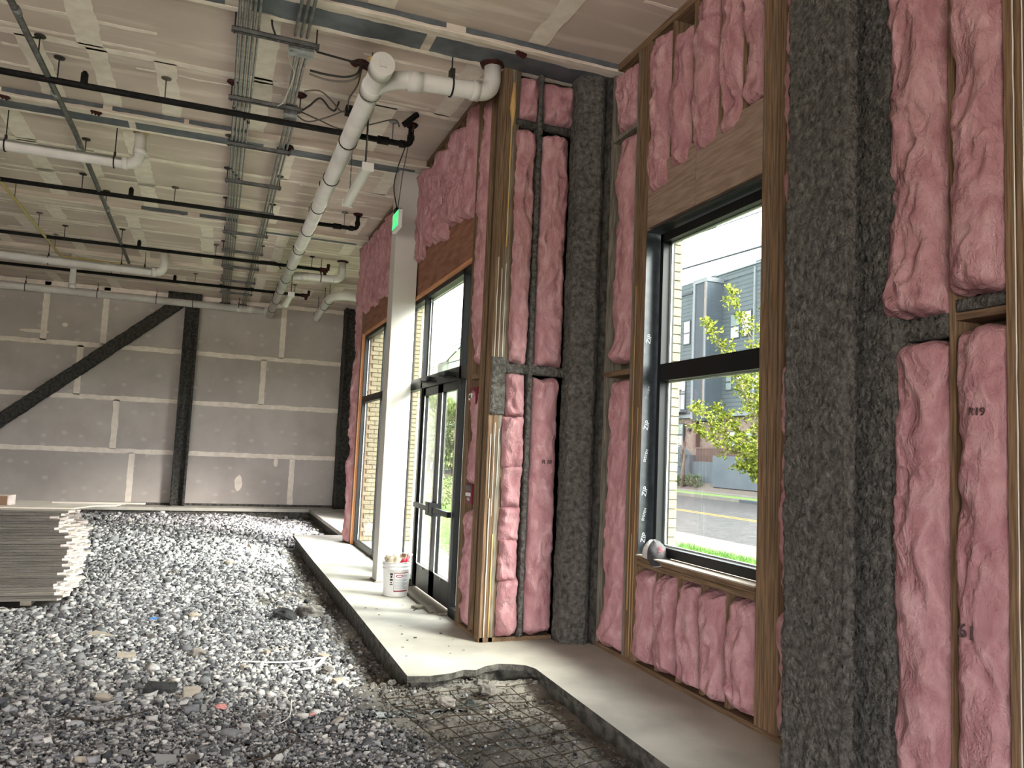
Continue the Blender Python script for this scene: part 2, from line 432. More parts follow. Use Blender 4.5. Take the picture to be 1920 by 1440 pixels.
def batt(parent, axis, plane, u0, u1, z0, z1, seed, bulge=.05, depth=.09, wr=1.0, label=None, curl=0.0, name='insulation_batt', lump=1.0, rag=1.0):
    """fiberglass batt pressed between studs; axis 'X': face looks to -X, runs along Y; axis 'Y': face looks to -Y, runs along X"""
    u0, u1 = min(u0, u1), max(u0, u1)
    nu = max(12, int((u1 - u0) / .013)); nv = max(10, int((z1 - z0) / .019)); H = z1 - z0; Wd = u1 - u0
    vs = []
    for j in range(nv + 1):
        t = j / nv; z = z0 + H * t
        ez = min(1, min(t, 1 - t) * H / .05)
        lw = .014 * nz(z * 5, seed, 1.3) + .012 * nz(z * 17, seed, 7.7)
        rw = .014 * nz(z * 5, seed, 11.3) + .012 * nz(z * 17, seed, 17.7)
        for i in range(nu + 1):
            s = i / nu; u = u0 + Wd * s
            e = max(0, 1 - abs(2 * s - 1) ** 3.2) ** .6 * ez ** .5
            uu = u + lw * (1 - s) + rw * s
            qx = nz(u * 4, z * 2.5, seed + 50) * .12; qz = nz(u * 4, z * 2.5, seed + 90) * .16
            fold = 1 - abs(nz((u + qx) * 6 + seed * 3, (z + qz) * 2.4, seed)) * 2.2
            fold2 = 1 - abs(nz((u + qx) * 12 + z * 2, (z + qz) * 7 + seed, seed * 2.1)) * 2.2
            crease = max(0., nz(u * 2.2 + z * 1.7, z * 2.1 - u, seed * 1.7) - .15)
            d = -.035 + bulge * e + wr * e * (.020 * fold + .017 * fold2 + .028 * lump * nz(u * 3, z * 3.1, seed * 5) + .009 * nz(u * 26, z * 17, seed) - .045 * crease)
            zz = z + .03 * rag * (nz(u * 9, seed, z0) + .6 * nz(u * 25, seed, z0)) * max(0, 1 - min(t, 1 - t) * H / .12)
            if curl and t < .12: d += curl * (1 - t / .12)
            vs.append((plane - d, uu, zz) if axis == 'X' else (uu, plane - d, zz))
    w = nu + 1
    fs = []
    for j in range(nv):
        for i in range(nu):
            q = (j * w + i, j * w + i + 1, (j + 1) * w + i + 1, (j + 1) * w + i)
            fs.append(q[::-1] if axis == 'X' else q)
    ring = [i for i in range(w)] + [j * w + nu for j in range(1, nv + 1)] + [nv * w + i for i in range(nu - 1, -1, -1)] + [j * w for j in range(nv - 1, 0, -1)]
    base = len(vs)
    for r in ring:
        x, y, z = vs[r]
        vs.append((plane + depth, y, z) if axis == 'X' else (x, plane + depth, z))
    k = len(ring)
    for i in range(k):
        q = (ring[i], base + i, base + (i + 1) % k, ring[(i + 1) % k])
        fs.append(q[::-1] if axis == 'X' else q)
    fs.append(tuple(base + i for i in (range(k) if axis == 'Y' else range(k - 1, -1, -1))))
    o = MB().add(vs, fs, True).build(name, 'pink', parent)
    if label: o['label'] = label
    return o

def jag_strip(a, b, w, axis, z, th, amp, step=.07, seed=0.):
    """flat strip with ragged edges lying under the ceiling (axis 'X'/'Y' = running direction)"""
    n = max(3, int(abs(b - a) / step)); lo, hi = [], []
    for i in range(n + 1):
        t = a + (b - a) * i / n
        lo.append((t, -w / 2 + amp * nz(t * 4, seed, 0) + amp * .6 * nz(t * 17, seed, 5)))
        hi.append((t, w / 2 + amp * nz(t * 4, seed, 9) + amp * .6 * nz(t * 17, seed, 3)))
    return lo + hi[::-1]

# ================================================================== SETTING
H = 5.12          # ceiling height above the slab
BB = 5.03         # underside of the boxed beams
YB = 20.5         # back wall
XW = 3.15         # inner face of the window wall
XE = 2.20         # inner face of the entry bump
XL = -11.0
YF = -6.0

# ---- floor under the gravel
def floor_z(x, y):
    z = -.185 + .03 * nz(x * .8, y * .8, 1) + .012 * nz(x * 4, y * 4, 2)
    if x > 1.0: z -= .05 * min(1, (x - 1.0) / .35)
    if y > 19.2: z -= .03
    if y < 5.62 and x > .6:
        k = min(1, (x - .6) / .5); z += .075 * k + k * (.03 * nz(x * 3.1, y * 3.1, 6) + .02 * nz(x * 9, y * 9, 3) + .012 * nz(x * 22, y * 22, 3))
        if y > 5.3: z += .05 * k * (y - 5.3) / .3
    elif x > .9: z += .02 * nz(x * 7, y * 3, 3) + .014 * nz(x * 17, y * 11, 3)
    return z
xs = np.concatenate([np.arange(XL, -2.5, .6), np.arange(-2.5, .6, .09), np.arange(.6, 3.41, .04)]); ys = np.concatenate([np.arange(YF, 3, .6), np.arange(3, 8, .045), np.arange(8, YB + .3, .2)])
vs = [(x, y, floor_z(x, y)) for y in ys for x in xs]; w = len(xs)
fs = [(j * w + i, j * w + i + 1, (j + 1) * w + i + 1, (j + 1) * w + i) for j in range(len(ys) - 1) for i in range(w - 1)]
FLOOR = tag(MB().add(vs, fs, True).build('floor', 'dirt', origin=(0, 0, 0)), 'dusty dirt ground under the gravel', kind='structure')

# ---- concrete slabs along the window side
slab = thing('floor_slab', (2.3, 8, -.4), 'pale concrete slab strip along the entry and windows', kind='structure')
outline = [(1.42, 14.26), (1.40, 11), (1.41, 8), (1.395, 5.53), (1.55, 5.50), (1.72, 5.535), (1.83, 5.60), (1.92, 5.575), (2.02, 5.66), (2.14, 5.70),
           (2.24, 5.67), (2.33, 5.62), (2.37, 5.52), (2.355, 4.6), (2.34, 3.6), (2.33, 2.2), (2.33, YF), (3.45, YF), (3.45, 14.26)]
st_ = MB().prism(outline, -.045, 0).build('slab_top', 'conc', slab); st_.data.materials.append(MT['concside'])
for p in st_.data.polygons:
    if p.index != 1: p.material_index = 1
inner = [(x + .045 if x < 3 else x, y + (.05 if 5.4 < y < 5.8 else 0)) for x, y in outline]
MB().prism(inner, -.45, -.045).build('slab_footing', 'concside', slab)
s2 = thing('floor_ledge', (2.7, 17, -.4), 'grey concrete ledge running round the far back corner', kind='structure')
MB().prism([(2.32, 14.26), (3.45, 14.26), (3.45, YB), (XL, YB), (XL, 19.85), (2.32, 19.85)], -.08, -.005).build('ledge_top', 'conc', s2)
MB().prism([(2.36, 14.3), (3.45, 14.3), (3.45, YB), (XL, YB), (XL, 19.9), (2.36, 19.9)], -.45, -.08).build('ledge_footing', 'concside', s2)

# ---- ceiling : backing, drywall panels, taped joints, boxed beams
ceiling = tag(box('ceiling', 'sheath', XL, 3.45, YF, YB + .2, H + .02, H + .22), kind='structure')
BEAMS = [(2.6, 3.0), (6.0, 6.42), (9.12, 9.52), (12.95, 13.36), (16.7, 17.1)]
bays = [(YF, 2.6), (3.0, 6.0), (6.42, 9.12), (9.52, 12.95), (13.36, 16.7), (17.1, YB)]
def xmax(y): return 3.4
random.seed(3)
BUTTS = {0: ([-6, 0], [-3, 2]), 1: ([-3., -.6, 1.8], [-1.8, 1.0, 2.35]), 2: ([-3.6, -1.29, .2, 2.0], [-3.0, -1.8, -1.25, -.67, .2, 1.43]),
         3: ([-3.6, -2.36, -1.13, .6, 1.9], [-4.0, -2.36, -1.75, -1.13, 1.2]), 4: ([-3.8, -2.6, -1.48, -.35, .87, 2.0], [-3.2, -1.48, -.35, .87]), 5: ([-3.6, -2.4, .73, 2.4], [-3.0, -.9, .73, 1.8])}
def tape_c(axis, a, b, c, wd, seed, zz=H - .019):
    P = jag_strip(a, b, wd, axis, 0, 0, .022, seed=seed)
    poly = [(t, c + o) for t, o in P] if axis == 'X' else [(c + o, t) for t, o in P]
    MB().prism(poly, zz - .003, zz).build('joint_tape', 'mud', ceiling)
for bi, (y0, y1) in enumerate(bays):
    nrow = max(2, round((y1 - y0) / 1.25)) if bi else 2
    rows = np.linspace(y0, y1, nrow + 1)
    for r in range(nrow):
        cuts = sorted([XL] + BUTTS[bi][r % 2] + [3.4])
        for k in range(len(cuts) - 1):
            box('drywall_panel', 'ceil', cuts[k] + .002, cuts[k + 1] - .002, rows[r] + .002, rows[r + 1] - .002, H - .016, H + .02, ceiling)
            if k and cuts[k] > -6 and bi:
                tape_c('Y', rows[r] + .02, rows[r + 1] - .02, cuts[k], .17 + .06 * random.random(), bi * 7 + r + k * 3.1)
        if r and bi: tape_c('X', -6, 3.3, rows[r], .10, bi * 3.7 + r)
    if bi:                                                         # thin lines of compound over the fastener rows
        n = int((y1 - y0) / .41)
        for q in range(1, n):
            yy = y0 + q * .41
            xx = -5.5
            while xx < 2.9:
                ln = random.uniform(.4, 1.6)
                if random.random() < .45: tape_c('X', xx, min(3.2, xx + ln), yy + random.uniform(-.03, .03), random.uniform(.02, .055), xx + q, H - .0165)
                xx += ln + random.uniform(.1, .7)
for q, (y0, y1) in enumerate(BEAMS):
    bm = tag(MB().box(XL, 3.4, y0, y1, BB, H).build('ceiling_beam', 'beamwrap'), kind='structure')
    if q == 0: continue
    def strip(x0, x1, yc, wd, zz, amp, mat='steel', nm='metal_strip'):
        P = jag_strip(x0, x1, wd, 'X', 0, 0, amp, seed=x0 + q)
        MB().prism([(t, yc + o) for t, o in P], zz - .004, zz).build(nm, mat, bm)
    def side(x0, x1, za, zb, amp):
        P = jag_strip(x0, x1, zb - za, 'X', 0, 0, amp, seed=x0 * 2 + q); n = len(P); zc = (za + zb) / 2
        MB().add([(t, y0 - .004, zc + o) for t, o in P] + [(t, y0, zc + o) for t, o in P],
                 [tuple(range(n)), tuple(range(2 * n - 1, n - 1, -1))] + [(i, n + i, n + (i + 1) % n, (i + 1) % n) for i in range(n)]).build('metal_strip', 'steel', bm)
    ym = (y0 + y1) / 2
    if q == 1:
        for a, b in ((-4, -.16), (.05, 1.42), (1.5, 3.3)): strip(a, b, ym + .03, .26, BB, .02)
        for a, b in ((.5, 1.55), (1.72, 3.3)): side(a, b, BB + .03, H - .004, .012)
        for a, b in ((-3, 0.3),): side(a, b, BB + .03, H - .004, .01)
    elif q == 2:
        for a, b in ((-4.5, -1.12), (-1.05, .3), (.45, 1.2), (1.3, 2.1)): strip(a, b, ym + .06, .20, BB, .015)
        for a, b in ((-4.5, -2.4), (-2.28, -1.35), (-1.26, -.55), (-.5, .1)): side(a, b, BB + .025, H - .006, .012)
    elif q == 3:
        for a, b in ((.55, 2.05),): strip(a, b, ym + .12, .13, BB, .008)
        for a, b in ((-1.28, -.62), (-.45, .12)): side(a, b, BB + .02, H - .01, .014)
    # corner bead of compound
    for yc in (y0 + .015, y1 - .015):
        strip(-8, 3.3, yc, .055, BB - .001, .012, 'mud', 'joint_tape')

# ---- back wall : drywall panels, taped seams
wall_back = tag(box('wall_back', 'sheath', XL, 3.5, YB + .02, YB + .2, -.4, H + .2), kind='structure')
RZ = [-.02, 1.24, 2.47, 3.68, H - .016]
ROWX = [[-4.6, -1.77, 1.9], [-5.2, -2.19, 3.0], [-3.04, 1.05], [-3.82, -2.59, 1.46]]
def tape_w(axis, a, b, c, wd, seed):
    P = jag_strip(a, b, wd, axis, 0, 0, .016, seed=seed); n = len(P)
    pts = [(t, c + o) for t, o in P] if axis == 'X' else [(c + o, t) for t, o in P]
    MB().add([(x, YB - .0035, z) for x, z in pts] + [(x, YB + .004, z) for x, z in pts],
             [tuple(range(n)), tuple(range(2 * n - 1, n - 1, -1))] + [(i, n + i, n + (i + 1) % n, (i + 1) % n) for i in range(n)]).build('joint_tape', 'mud', wall_back)
for r in range(4):
    cuts = [XL] + [c for c in ROWX[r] if c < 3.2] + [3.3]
    for k in range(len(cuts) - 1):
        box('drywall_panel', 'drywall', cuts[k] + .002, cuts[k + 1] - .002, YB, YB + .02, RZ[r] + .002, RZ[r + 1] - .002, wall_back)
        if k and cuts[k] < 2.5: tape_w('Z', RZ[r] + .03, RZ[r + 1] - .03, cuts[k], .13, r * 5 + k)
    if r: tape_w('X', -7, 3.2, RZ[r], .11, r * 2.2)
tape_w('X', -7, 3.2, H - .08, .1, 9.1)
# stray patches of compound
for x, z, a, b in ((.65, .55, .09, .2), (1.5, 1.1, .05, .12), (-4.0, 3.9, .3, .04), (-3.4, 4.1, .06, .05)):
    n = 14; pts = [(x + a * (1 + .25 * nz(i, x, z)) * math.cos(2 * PI * i / n), z + b * (1 + .25 * nz(x, i, z)) * math.sin(2 * PI * i / n)) for i in range(n)]
    MB().add([(p, YB - .003, q) for p, q in pts] + [(p, YB + .002, q) for p, q in pts], [tuple(range(n)), tuple(range(2 * n - 1, n - 1, -1))] + [(i, n + i, n + (i + 1) % n, (i + 1) % n) for i in range(n)]).build('compound_patch', 'mud', wall_back)
box('bottom_track', 'concside', XL, 3.2, YB - .03, YB, -.005, .05, wall_back)

# ---- walls out of view (left and behind the camera, with open shopfront bays sized for the light they let in)
struct('wall_left', 'drywall', XL - .2, XL, YF, YB + .2, -.4, H + .2)
wf = thing('wall_front', (-4, YF, -.4), kind='structure')
box('header', 'drywall', XL, 3.45, YF - .2, YF, 3.1, H + .2, wf); box('light_infill', 'drywall', -.6, 3.45, YF - .2, YF, -.4, 3.6, wf)  # unseen infill and low header, added to cut light on the right wall
for x in (-10.9, -6.4, -1.9, 2.95): box('pier', 'drywall', x - .15, x + .3, YF - .2, YF, -.4, 4.3, wf)

# ================================================================== WINDOW WALL (right)
wr = thing('wall_right', (3.25, 3.5, 0), kind='structure')
SX0, SX1 = 3.31, 3.33
WY0, WY1, WZ0, WZ1 = 4.0, 5.42, .86, 3.43
# sheathing with the window openings left free
for y0, y1, z0, z1 in ((YF, -4.2, -.05, H), (-4.2, -1.2, -.05, .86), (-4.2, -1.2, 3.43, H), (-1.2, WY0, -.05, H), (WY0, WY1, -.05, WZ0 - .02), (WY0, WY1, WZ1 + .02, H), (WY1, 6.36, -.05, H)):
    box('sheathing', 'sheath', SX0, SX1, y0, y1, z0, z1, wr)
for y0, y1, z0, z1 in ((13.4, 14.5, -.05, H), (14.5, 16.4, 3.3, H), (16.4, YB, -.05, H), (14.5, 16.4, -.05, .5)): box('sheathing', 'sheath', SX0, SX1, y0, y1, z0, z1, wr)
def stud(par, x0, x1, y0, y1, z0, z1, mat='wood', nm='stud'):
    e = .003
    m = MB(); poly = [(x0 + e, y0), (x1 - e, y0), (x1, y0 + e), (x1, y1 - e), (x1 - e, y1), (x0 + e, y1), (x0, y1 - e), (x0, y0 + e)]
    return m.prism(poly, z0, z1).build(nm, mat, par)
def plates(par, axis, a, b, c0, c1, mat='woodh'):
    if axis == 'Y':
        box('bottom_plate', mat, c0, c1, a, b, 0, .038, par); box('top_plate', mat, c0, c1, a, b, H - .08, H - .018, par)
    else:
        box('bottom_plate', mat, a, b, c0, c1, 0, .038, par); box('top_plate', mat, a, b, c0, c1, H - .08, H - .018, par)
plates(wr, 'Y', 1.0, 6.34, XW, SX0)
# jack/king stud packs either side of the window
for k in range(4): stud(wr, XW - (.004 if k % 2 else 0), SX0, 5.425 + k * .042, 5.425 + k * .042 + .0405, .038, H - .08)
for k in range(1): stud(wr, XW, SX0, 5.595, 5.63, .038, H - .08, 'woodgrey')
for k in range(5): stud(wr, XW - (.005 if k % 2 else 0), SX0, 3.995 - (k + 1) * .042, 3.995 - k * .042 - .0015, .038, H - .08)
# caulk beads between the plies
def caulk(par, pts, r=.004, mat='caulk'):
    return MB().tube(pts, r, 5).build('caulk_bead', mat, par)
def wob(axis, c, u, za, zb, seed, amp=.004):
    n = max(4, int((zb - za) / .12))
    return [((c, u + amp * nz(seed, k * .9, 2), za + (zb - za) * k / n) if axis == 'X' else (u + amp * nz(seed, k * .9, 2), c, za + (zb - za) * k / n)) for k in range(n + 1)]
for k, (za, zb) in enumerate(((.1, 2.0), (.05, 1.0), (.4, 3.0))): caulk(wr, wob('X', XW - .004, 5.4665 + k * .042, za, zb, k), .003, 'foam')
for k, (za, zb) in enumerate(((2.6, 4.3), (1.4, 3.4), (3.2, 4.9), (1.2, 3.1))): caulk(wr, wob('X', XW - .004, 3.952 - k * .042, za, zb, k + 9), .0028, 'woodgrey')
# below the sill
box('sill_plate', 'woodh', XW - .005, SX0, WY0, WY1, .765, .803, wr)
box('sill_plate', 'woodh', XW, SX0, WY0, WY1, .805, .843, wr)
cr = [4.0, 4.29, 4.575, 4.86, 5.15, 5.42]
for y in cr[1:-1]: stud(wr, XW + .02, SX0, y - .019, y + .019, .038, .765)
for k in range(5): batt(wr, 'X', XW + .02, cr[k] + (.03 if k else .01), cr[k + 1] - .03, .06, .745, 20 + k * 1.7, bulge=.095, label='short pink insulation batt under the window sill')
# above the window : plywood header then batts
box('header_panel', 'plylight', XW + .005, SX0, 4.75, WY1, WZ1 + .02, 3.93, wr)
box('header_panel', 'plylight', XW + .006, SX0, WY0, 4.746, WZ1 + .02, 3.95, wr)
ca = [4.0, 4.2, 4.47, 4.80, 5.1, 5.42]
for y in ca[1:-1]: stud(wr, XW + .01, SX0, y - .019, y + .019, 3.95, H - .08)
zb_ = [3.97, 3.86, 3.84, 3.82, 3.72]
for k in range(5): batt(wr, 'X', XW + .015, ca[k] + .022, ca[k + 1] - .022, zb_[k], H - .11 - .1 * (k % 2), 40 + k * 2.3, bulge=.075, wr=1.5, label='ragged pink insulation batt above the window header')
# left of the window, up to the sprayed corner column
batt(wr, 'X', XW + .02, 5.66, 5.93, 2.40, 4.36, 51.3, bulge=.08, wr=1.2, curl=.05, label='long pink insulation batt left of the window')
batt(wr, 'X', XW + .02, 5.64, 5.95, .06, 2.24, 53.1, bulge=.09, curl=.06, label='lower pink insulation batt left of the window')
batt(wr, 'X', XW + .02, 5.68, 6.0, 4.45, 4.98, 55.7, bulge=.09, wr=1.5, label='short pink insulation batt at the ceiling left of the window')
box('blocking', 'woodh', XW + .005, SX0, 5.63, 6.1, 2.285, 2.33, wr)
box('blocking', 'woodgrey', XW + .005, SX0, 5.63, 6.1, 4.39, 4.43, wr)
stud(wr, XW + .01, SX0, 6.06, 6.10, .038, H - .08, 'woodgrey')
# sliver of pink between the stud pack and the sprayed column
batt(wr, 'X', XW + .02, 3.50, 3.775, .05, .78, 60.1, bulge=.085, wr=1.3, label='pink insulation piece low beside the sprayed column')
batt(wr, 'X', XW + .02, 3.50, 3.775, .82, 2.2, 61.1, bulge=.085, wr=1.4, label='pink insulation piece halfway up beside the sprayed column')
batt(wr, 'X', XW + .02, 3.50, 3.775, 2.25, 4.95, 62.1, bulge=.085, wr=1.4, label='tall pink insulation piece beside the sprayed column')
# right of the sprayed column
YA, YM, YR = 2.93, 2.615, 2.34
stud(wr, XW - .01, SX0, YM - .017, YM + .017, .038, H - .08, 'wood')
batt(wr, 'X', XW - .01, YM + .022, YA, .06, 2.20, 71.3, bulge=.085, lump=.6, label='tall pink insulation batt low beside the sprayed column')
batt(wr, 'X', XW - .01, YR + .005, YM - .03, .06, 2.24, 73.7, bulge=.085, lump=.6, label='stamped pink insulation batt at the right edge')
batt(wr, 'X', XW - .01, YM + .022, YA + .03, 2.33, 5.0, 75.9, bulge=.09, wr=1.25, curl=.05, label='upper pink insulation batt right of the sprayed column')
batt(wr, 'X', XW - .01, YR + .005, YM - .022, 2.40, 5.0, 77.2, bulge=.09, wr=1.35, curl=.04, label='upper pink insulation batt at the right edge')
box('blocking', 'woodh', XW - .004, SX0, YR, YM - .018, 2.29, 2.325, wr)
rough_prism([(XW - .012, YM - .02), (XW - .012, YR + .01), (XW + .05, YR + .01), (XW + .05, YM - .02)][::-1], 2.33, 2.385, .006, 'sprayed_blocking', 'spray', wr, seed=3.3)
rough_prism([(XW - .015, YM + .02), (XW + .06, YM + .02), (XW + .06, YA + .1), (XW - .015, YA + .1)], 2.225, 2.33, .008, 'sprayed_blocking', 'spray', wr, seed=5.3)
for k in range(5): stud(wr, XW - (.03 if k == 0 else .02 - .004 * (k % 2)), SX0, YR - (k + 1) * .042, YR - k * .042 - .0015, .038, H - .08, 'wood')
for k in range(3): caulk(wr, wob('X', XW - .024, YR - .043 - k * .042, .3 + k * .5, 4.8, k + 30), .0028)
for m_, (yy, zz, s_) in enumerate(((2.48, .92, '61'), (2.43, 1.86, 'R19'))):
    text_mesh(s_, .085 if m_ == 0 else .05, 'darkprint', 'stamped_mark', wr, frame_mtx((0, -1, -.05), (.02, -.05, 1), (XW - .098 if m_ == 0 else XW - .094, yy, zz)), .004)
stud(wr, XW, SX0, 1.5, 1.54, .038, H - .08); batt(wr, 'X', XW, 1.56, 2.1, .06, 4.9, 80, bulge=.07)

# outside brick skin near the window
wb = thing('wall_brick_right', (3.45, 5, -.3), kind='structure')
unit = MB().box(-.5, .5, -.5, .5, -.5, .5).build('brick', 'brick', wb, origin=(0, 0, 0)); unit.location = (0.05, 6.1 - 5, -.2 + .3); unit.scale = (.09, .19, .056)
def bricks_y(par, x, y0, y1, z0, z1, dx=.09):
    """courses of bricks running along Y at plane x"""
    n = int((z1 - z0) / .075)
    for k in range(n):
        z = z0 + k * .075 + .0375; y = y0 - (.1 if k % 2 else 0)
        while y < y1 - .02:
            a, b = max(y, y0), min(y + .195, y1)
            if b - a > .03: share(unit, 'brick', (x, (a + b) / 2, z), par, (dx, b - a, .064))
            y += .205
box('mortar_core', 'mortar', 3.45, 3.53, 5.50, 6.47, -.3, H + .6, wb)
bricks_y(wb, 3.495, 5.49, 5.69, .3, 3.9)
box('mortar_core', 'mortar', 3.45, 3.53, YF, 3.93, -.3, H + .6, wb)
box('mortar_core', 'mortar', 3.45, 3.53, 3.93, 5.50, -.3, .80, wb)
box('mortar_core', 'mortar', 3.45, 3.53, 3.93, 5.50, 3.5, H + .6, wb)

# ---- window 1
def glaze(par, x, y0, y1, z0, z1):
    return box('pane', 'glass', x - .003, x + .003, y0, y1, z0, z1, par)
w1 = thing('window_1', (3.4, 4.7, .86), 'black framed two pane window beside the sprayed column', kind='structure')
FX0, FX1 = 3.255, 3.365
fw = .045
m = MB(); m.box(FX0, FX1, WY1 - .05 - fw, WY1 - .05, WZ0, WZ1 - .03); m.box(FX0, FX1, WY0 + .02, WY0 + .02 + fw, WZ0, WZ1 - .03)
m.box(FX0, FX1, WY0 + .02, WY1 - .05, WZ0, WZ0 + .07); m.box(FX0, FX1, WY0 + .02, WY1 - .05, WZ1 - .10, WZ1 - .03); m.build('frame', 'black', w1)
box('mullion', 'black', FX0, FX1, WY0 + .07, WY1 - .1, 2.21, 2.345, w1)
glaze(w1, 3.315, WY0 + .07, WY1 - .1, WZ0 + .06, 2.215); glaze(w1, 3.315, WY0 + .07, WY1 - .1, 2.34, WZ1 - .09)
m = MB()
for za, zb in ((WZ0 + .07, 2.21), (2.345, WZ1 - .10)):
    m.box(3.322, 3.334, WY1 - .118, WY1 - .105, za, zb); m.box(3.322, 3.334, WY0 + .08, WY1 - .1, zb - .012, zb); m.box(3.322, 3.334, WY0 + .08, WY1 - .1, za, za + .012)
m.build('glazing_bead', 'white', w1)
box('window_sill', 'tan', XW - .012, FX0, WY0, WY1, .843, .853, w1)
# flashing tape on the rough opening
tp = MB(); tp.box(XW + .003, SX1 + .01, WY1 - .004, WY1 + .001, .853, WZ1 + .0); jt = tp.build('flashing_tape', 'tape', w1)
MB().box(XW + .01, SX1 + .01, WY0 + .005, WY1 - .006, WZ1 - .012, WZ1 + .0).build('flashing_tape', 'tape', w1)
for k, zz in enumerate((2.55, 2.12, 1.86, 1.62, 1.34, 1.16, .98)):
    text_mesh('ZIP' if k % 2 == 0 else 'SYSTEM', .055 if k % 2 == 0 else .03, 'print', 'printed_logo', w1,
              frame_mtx((.25, 0, 1), (-1, 0, .25), (XW + .05, WY1 - .0055, zz)))

# ================================================================== ENTRY BUMP
we = thing('wall_entry', (2.3, 9, 0), kind='structure')
EX1 = 2.34
# sheathing / blocking wall outside the openings
for y0, y1, z0, z1 in ((6.36, 7.07, 0, H), (7.07, 9.85, 3.45, H), (9.85, 10.4, 0, H), (10.4, 13.0, 3.45, H), (13.0, 13.42, 0, H)):
    box('sheathing', 'sheath', EX1, EX1 + .02, y0, y1, z0, z1, we)
for y0, y1 in ((6.35, 7.07), (9.86, 10.4), (13.0, 13.4)):
    box('bottom_plate', 'woodh', XE, EX1, y0, y1, 0, .038, we)
box('top_plate', 'woodh', XE, EX1, 6.35, 13.4, H - .08, H - .018, we)
# near jamb studs, cavity, corner post
for k in range(2): stud(we, XE, EX1, 6.945 + k * .06, 7.0 + k * .06, .038, H - .08)
for k in range(3): stud(we, XE - .002 * (k % 2), EX1, 6.36 + k * .062, 6.42 + k * .062, .038, H - .08, 'wood')
stud(we, XE, EX1, 6.64, 6.675, .038, H - .08)
batt(we, 'X', XE + .03, 6.69, 6.93, .05, 1.05, 90.2, bulge=.06, wr=1.4, label='thin pink insulation strip low in the door jamb cavity')
batt(we, 'X', XE + .035, 6.69, 6.93, 1.3, 2.18, 91.2, bulge=.05, wr=1.4, label='thin pink insulation strip beside the red alarm boxes')
batt(we, 'X', XE + .02, 6.69, 6.93, 2.4, 4.9, 92.2, bulge=.06, wr=1.4, label='tall thin pink insulation strip above the door jamb')
box('blocking', 'woodh', XE + .01, EX1, 6.69, 6.93, 2.26, 2.30, we)
# header sheathing and batts above the doors
for a, b in ((7.07, 7.6), (7.604, 8.5), (8.504, 9.86)): box('header_panel', 'ply', XE + .03, EX1, a, b, 3.47, 3.97 + .03 * (a > 8), we)
box('orange_trim', 'freshwood', XE + .02, EX1, 7.07, 9.86, 3.432, 3.47, we)
cz = [7.07, 7.36, 7.68, 8.0, 8.32, 8.66, 9.0, 9.4, 9.86]
for k in range(8):
    if k: stud(we, XE + .015, EX1, cz[k] - .018, cz[k] + .018, 3.97, H - .08)
    batt(we, 'X', XE + .02, cz[k] + .02, cz[k + 1] - .02, 3.88 + .05 * (k % 3), 5.02 - .1 * (k % 2), 100 + k * 1.9, bulge=.085, wr=1.5, label='ragged pink insulation batt above the doors')
for a, b in ((10.4, 11.6), (11.604, 12.96)): box('header_panel', 'ply', XE + .03, EX1, a, b, 3.47, 3.95, we)
box('orange_trim', 'freshwood', XE + .02, EX1, 10.4, 12.96, 3.435, 3.47, we)
cz2 = [10.4, 10.9, 11.35, 11.8, 12.2, 12.6, 12.98]
for k in range(6): batt(we, 'X', XE + .02, cz2[k] + .015, cz2[k + 1] - .015, 3.84 - .05 * (k % 2), 5.0, 120 + k * 2.3, bulge=.085, wr=1.4, label='pink insulation batt above the far window')
for y in (9.88, 10.35): stud(we, XE, EX1, y, y + .04, .038, H - .08)
for k in range(3): stud(we, XE, EX1, 12.97 + k * .045, 13.01 + k * .045, 0, 3.46 if k == 0 else H - .08, 'wood' if k else 'freshwood')
batt(we, 'X', XE + .0, 13.12, 13.36, .0, 5.0, 131, bulge=.08, wr=1.5, label='tall pink insulation batt on the far end of the entry wall')
stud(we, XE, EX1, 13.36, 13.40, 0, H - .08)
# return wall facing the camera
YRt = 6.35
wret = thing('wall_return', (2.7, 6.4, 0), kind='structure')
box('sheathing', 'sheath', XE, 3.33, YRt + .15, YRt + .17, 0, H, wret)
box('bottom_plate', 'woodh', XE + .01, 2.86, YRt + .002, YRt + .148, .0, .036, wret)
box('top_plate', 'woodh', XE + .13, 3.15, YRt, YRt + .15, H - .08, H - .018, wret)
for k in range(3): stud(wret, XE - .006 + k * .042, XE - .006 + k * .042 + .0405, YRt - .004 * (k % 2), YRt + .008, .0, H - .018, 'wood' if k < 2 else 'woodgrey')
for k, (za, zb) in enumerate(((2.3, 3.3), (2.3, 3.2), (2.35, 3.25))): caulk(wret, wob('Y', YRt - .006, XE + .02 + k * .036, za, zb, k + 3), .0032)
for k, (za, zb) in enumerate(((1.2, 1.75), (1.05, 1.85), (1.3, 1.8))): caulk(wret, wob('Y', YRt - .006, XE + .02 + k * .036, za, zb, k + 13), .0032)
caulk(wret, wob('Y', YRt - .008, XE + .034, .04, 1.2, 44), .005); caulk(wret, wob('Y', YRt - .008, XE + .075, .04, .9, 45), .007, 'foam'); caulk(wret, wob('Y', YRt - .008, XE + .085, 3.4, 4.9, 46), .007, 'foam')
MB().tube([(XE + .09, YRt - .01, 4.5), (XE + .085, YRt - .016, 4.66), (XE + .095, YRt - .012, 4.9)], [.004, .03, .012], 8).build('foam_blob', 'foam', wret)
rough_prism([(XE + .0, YRt - .012), (XE + .13, YRt - .012), (XE + .13, YRt + .02), (XE + .0, YRt + .02)], 1.92, 2.42, .006, 'spray_patch', 'spray', wret, seed=8)
rough_prism([(2.538, YRt - .02), (2.578, YRt - .02), (2.575, YRt + .12), (2.54, YRt + .12)], .036, H - .08, .004, 'sprayed_stud', 'spray', wret, seed=12)
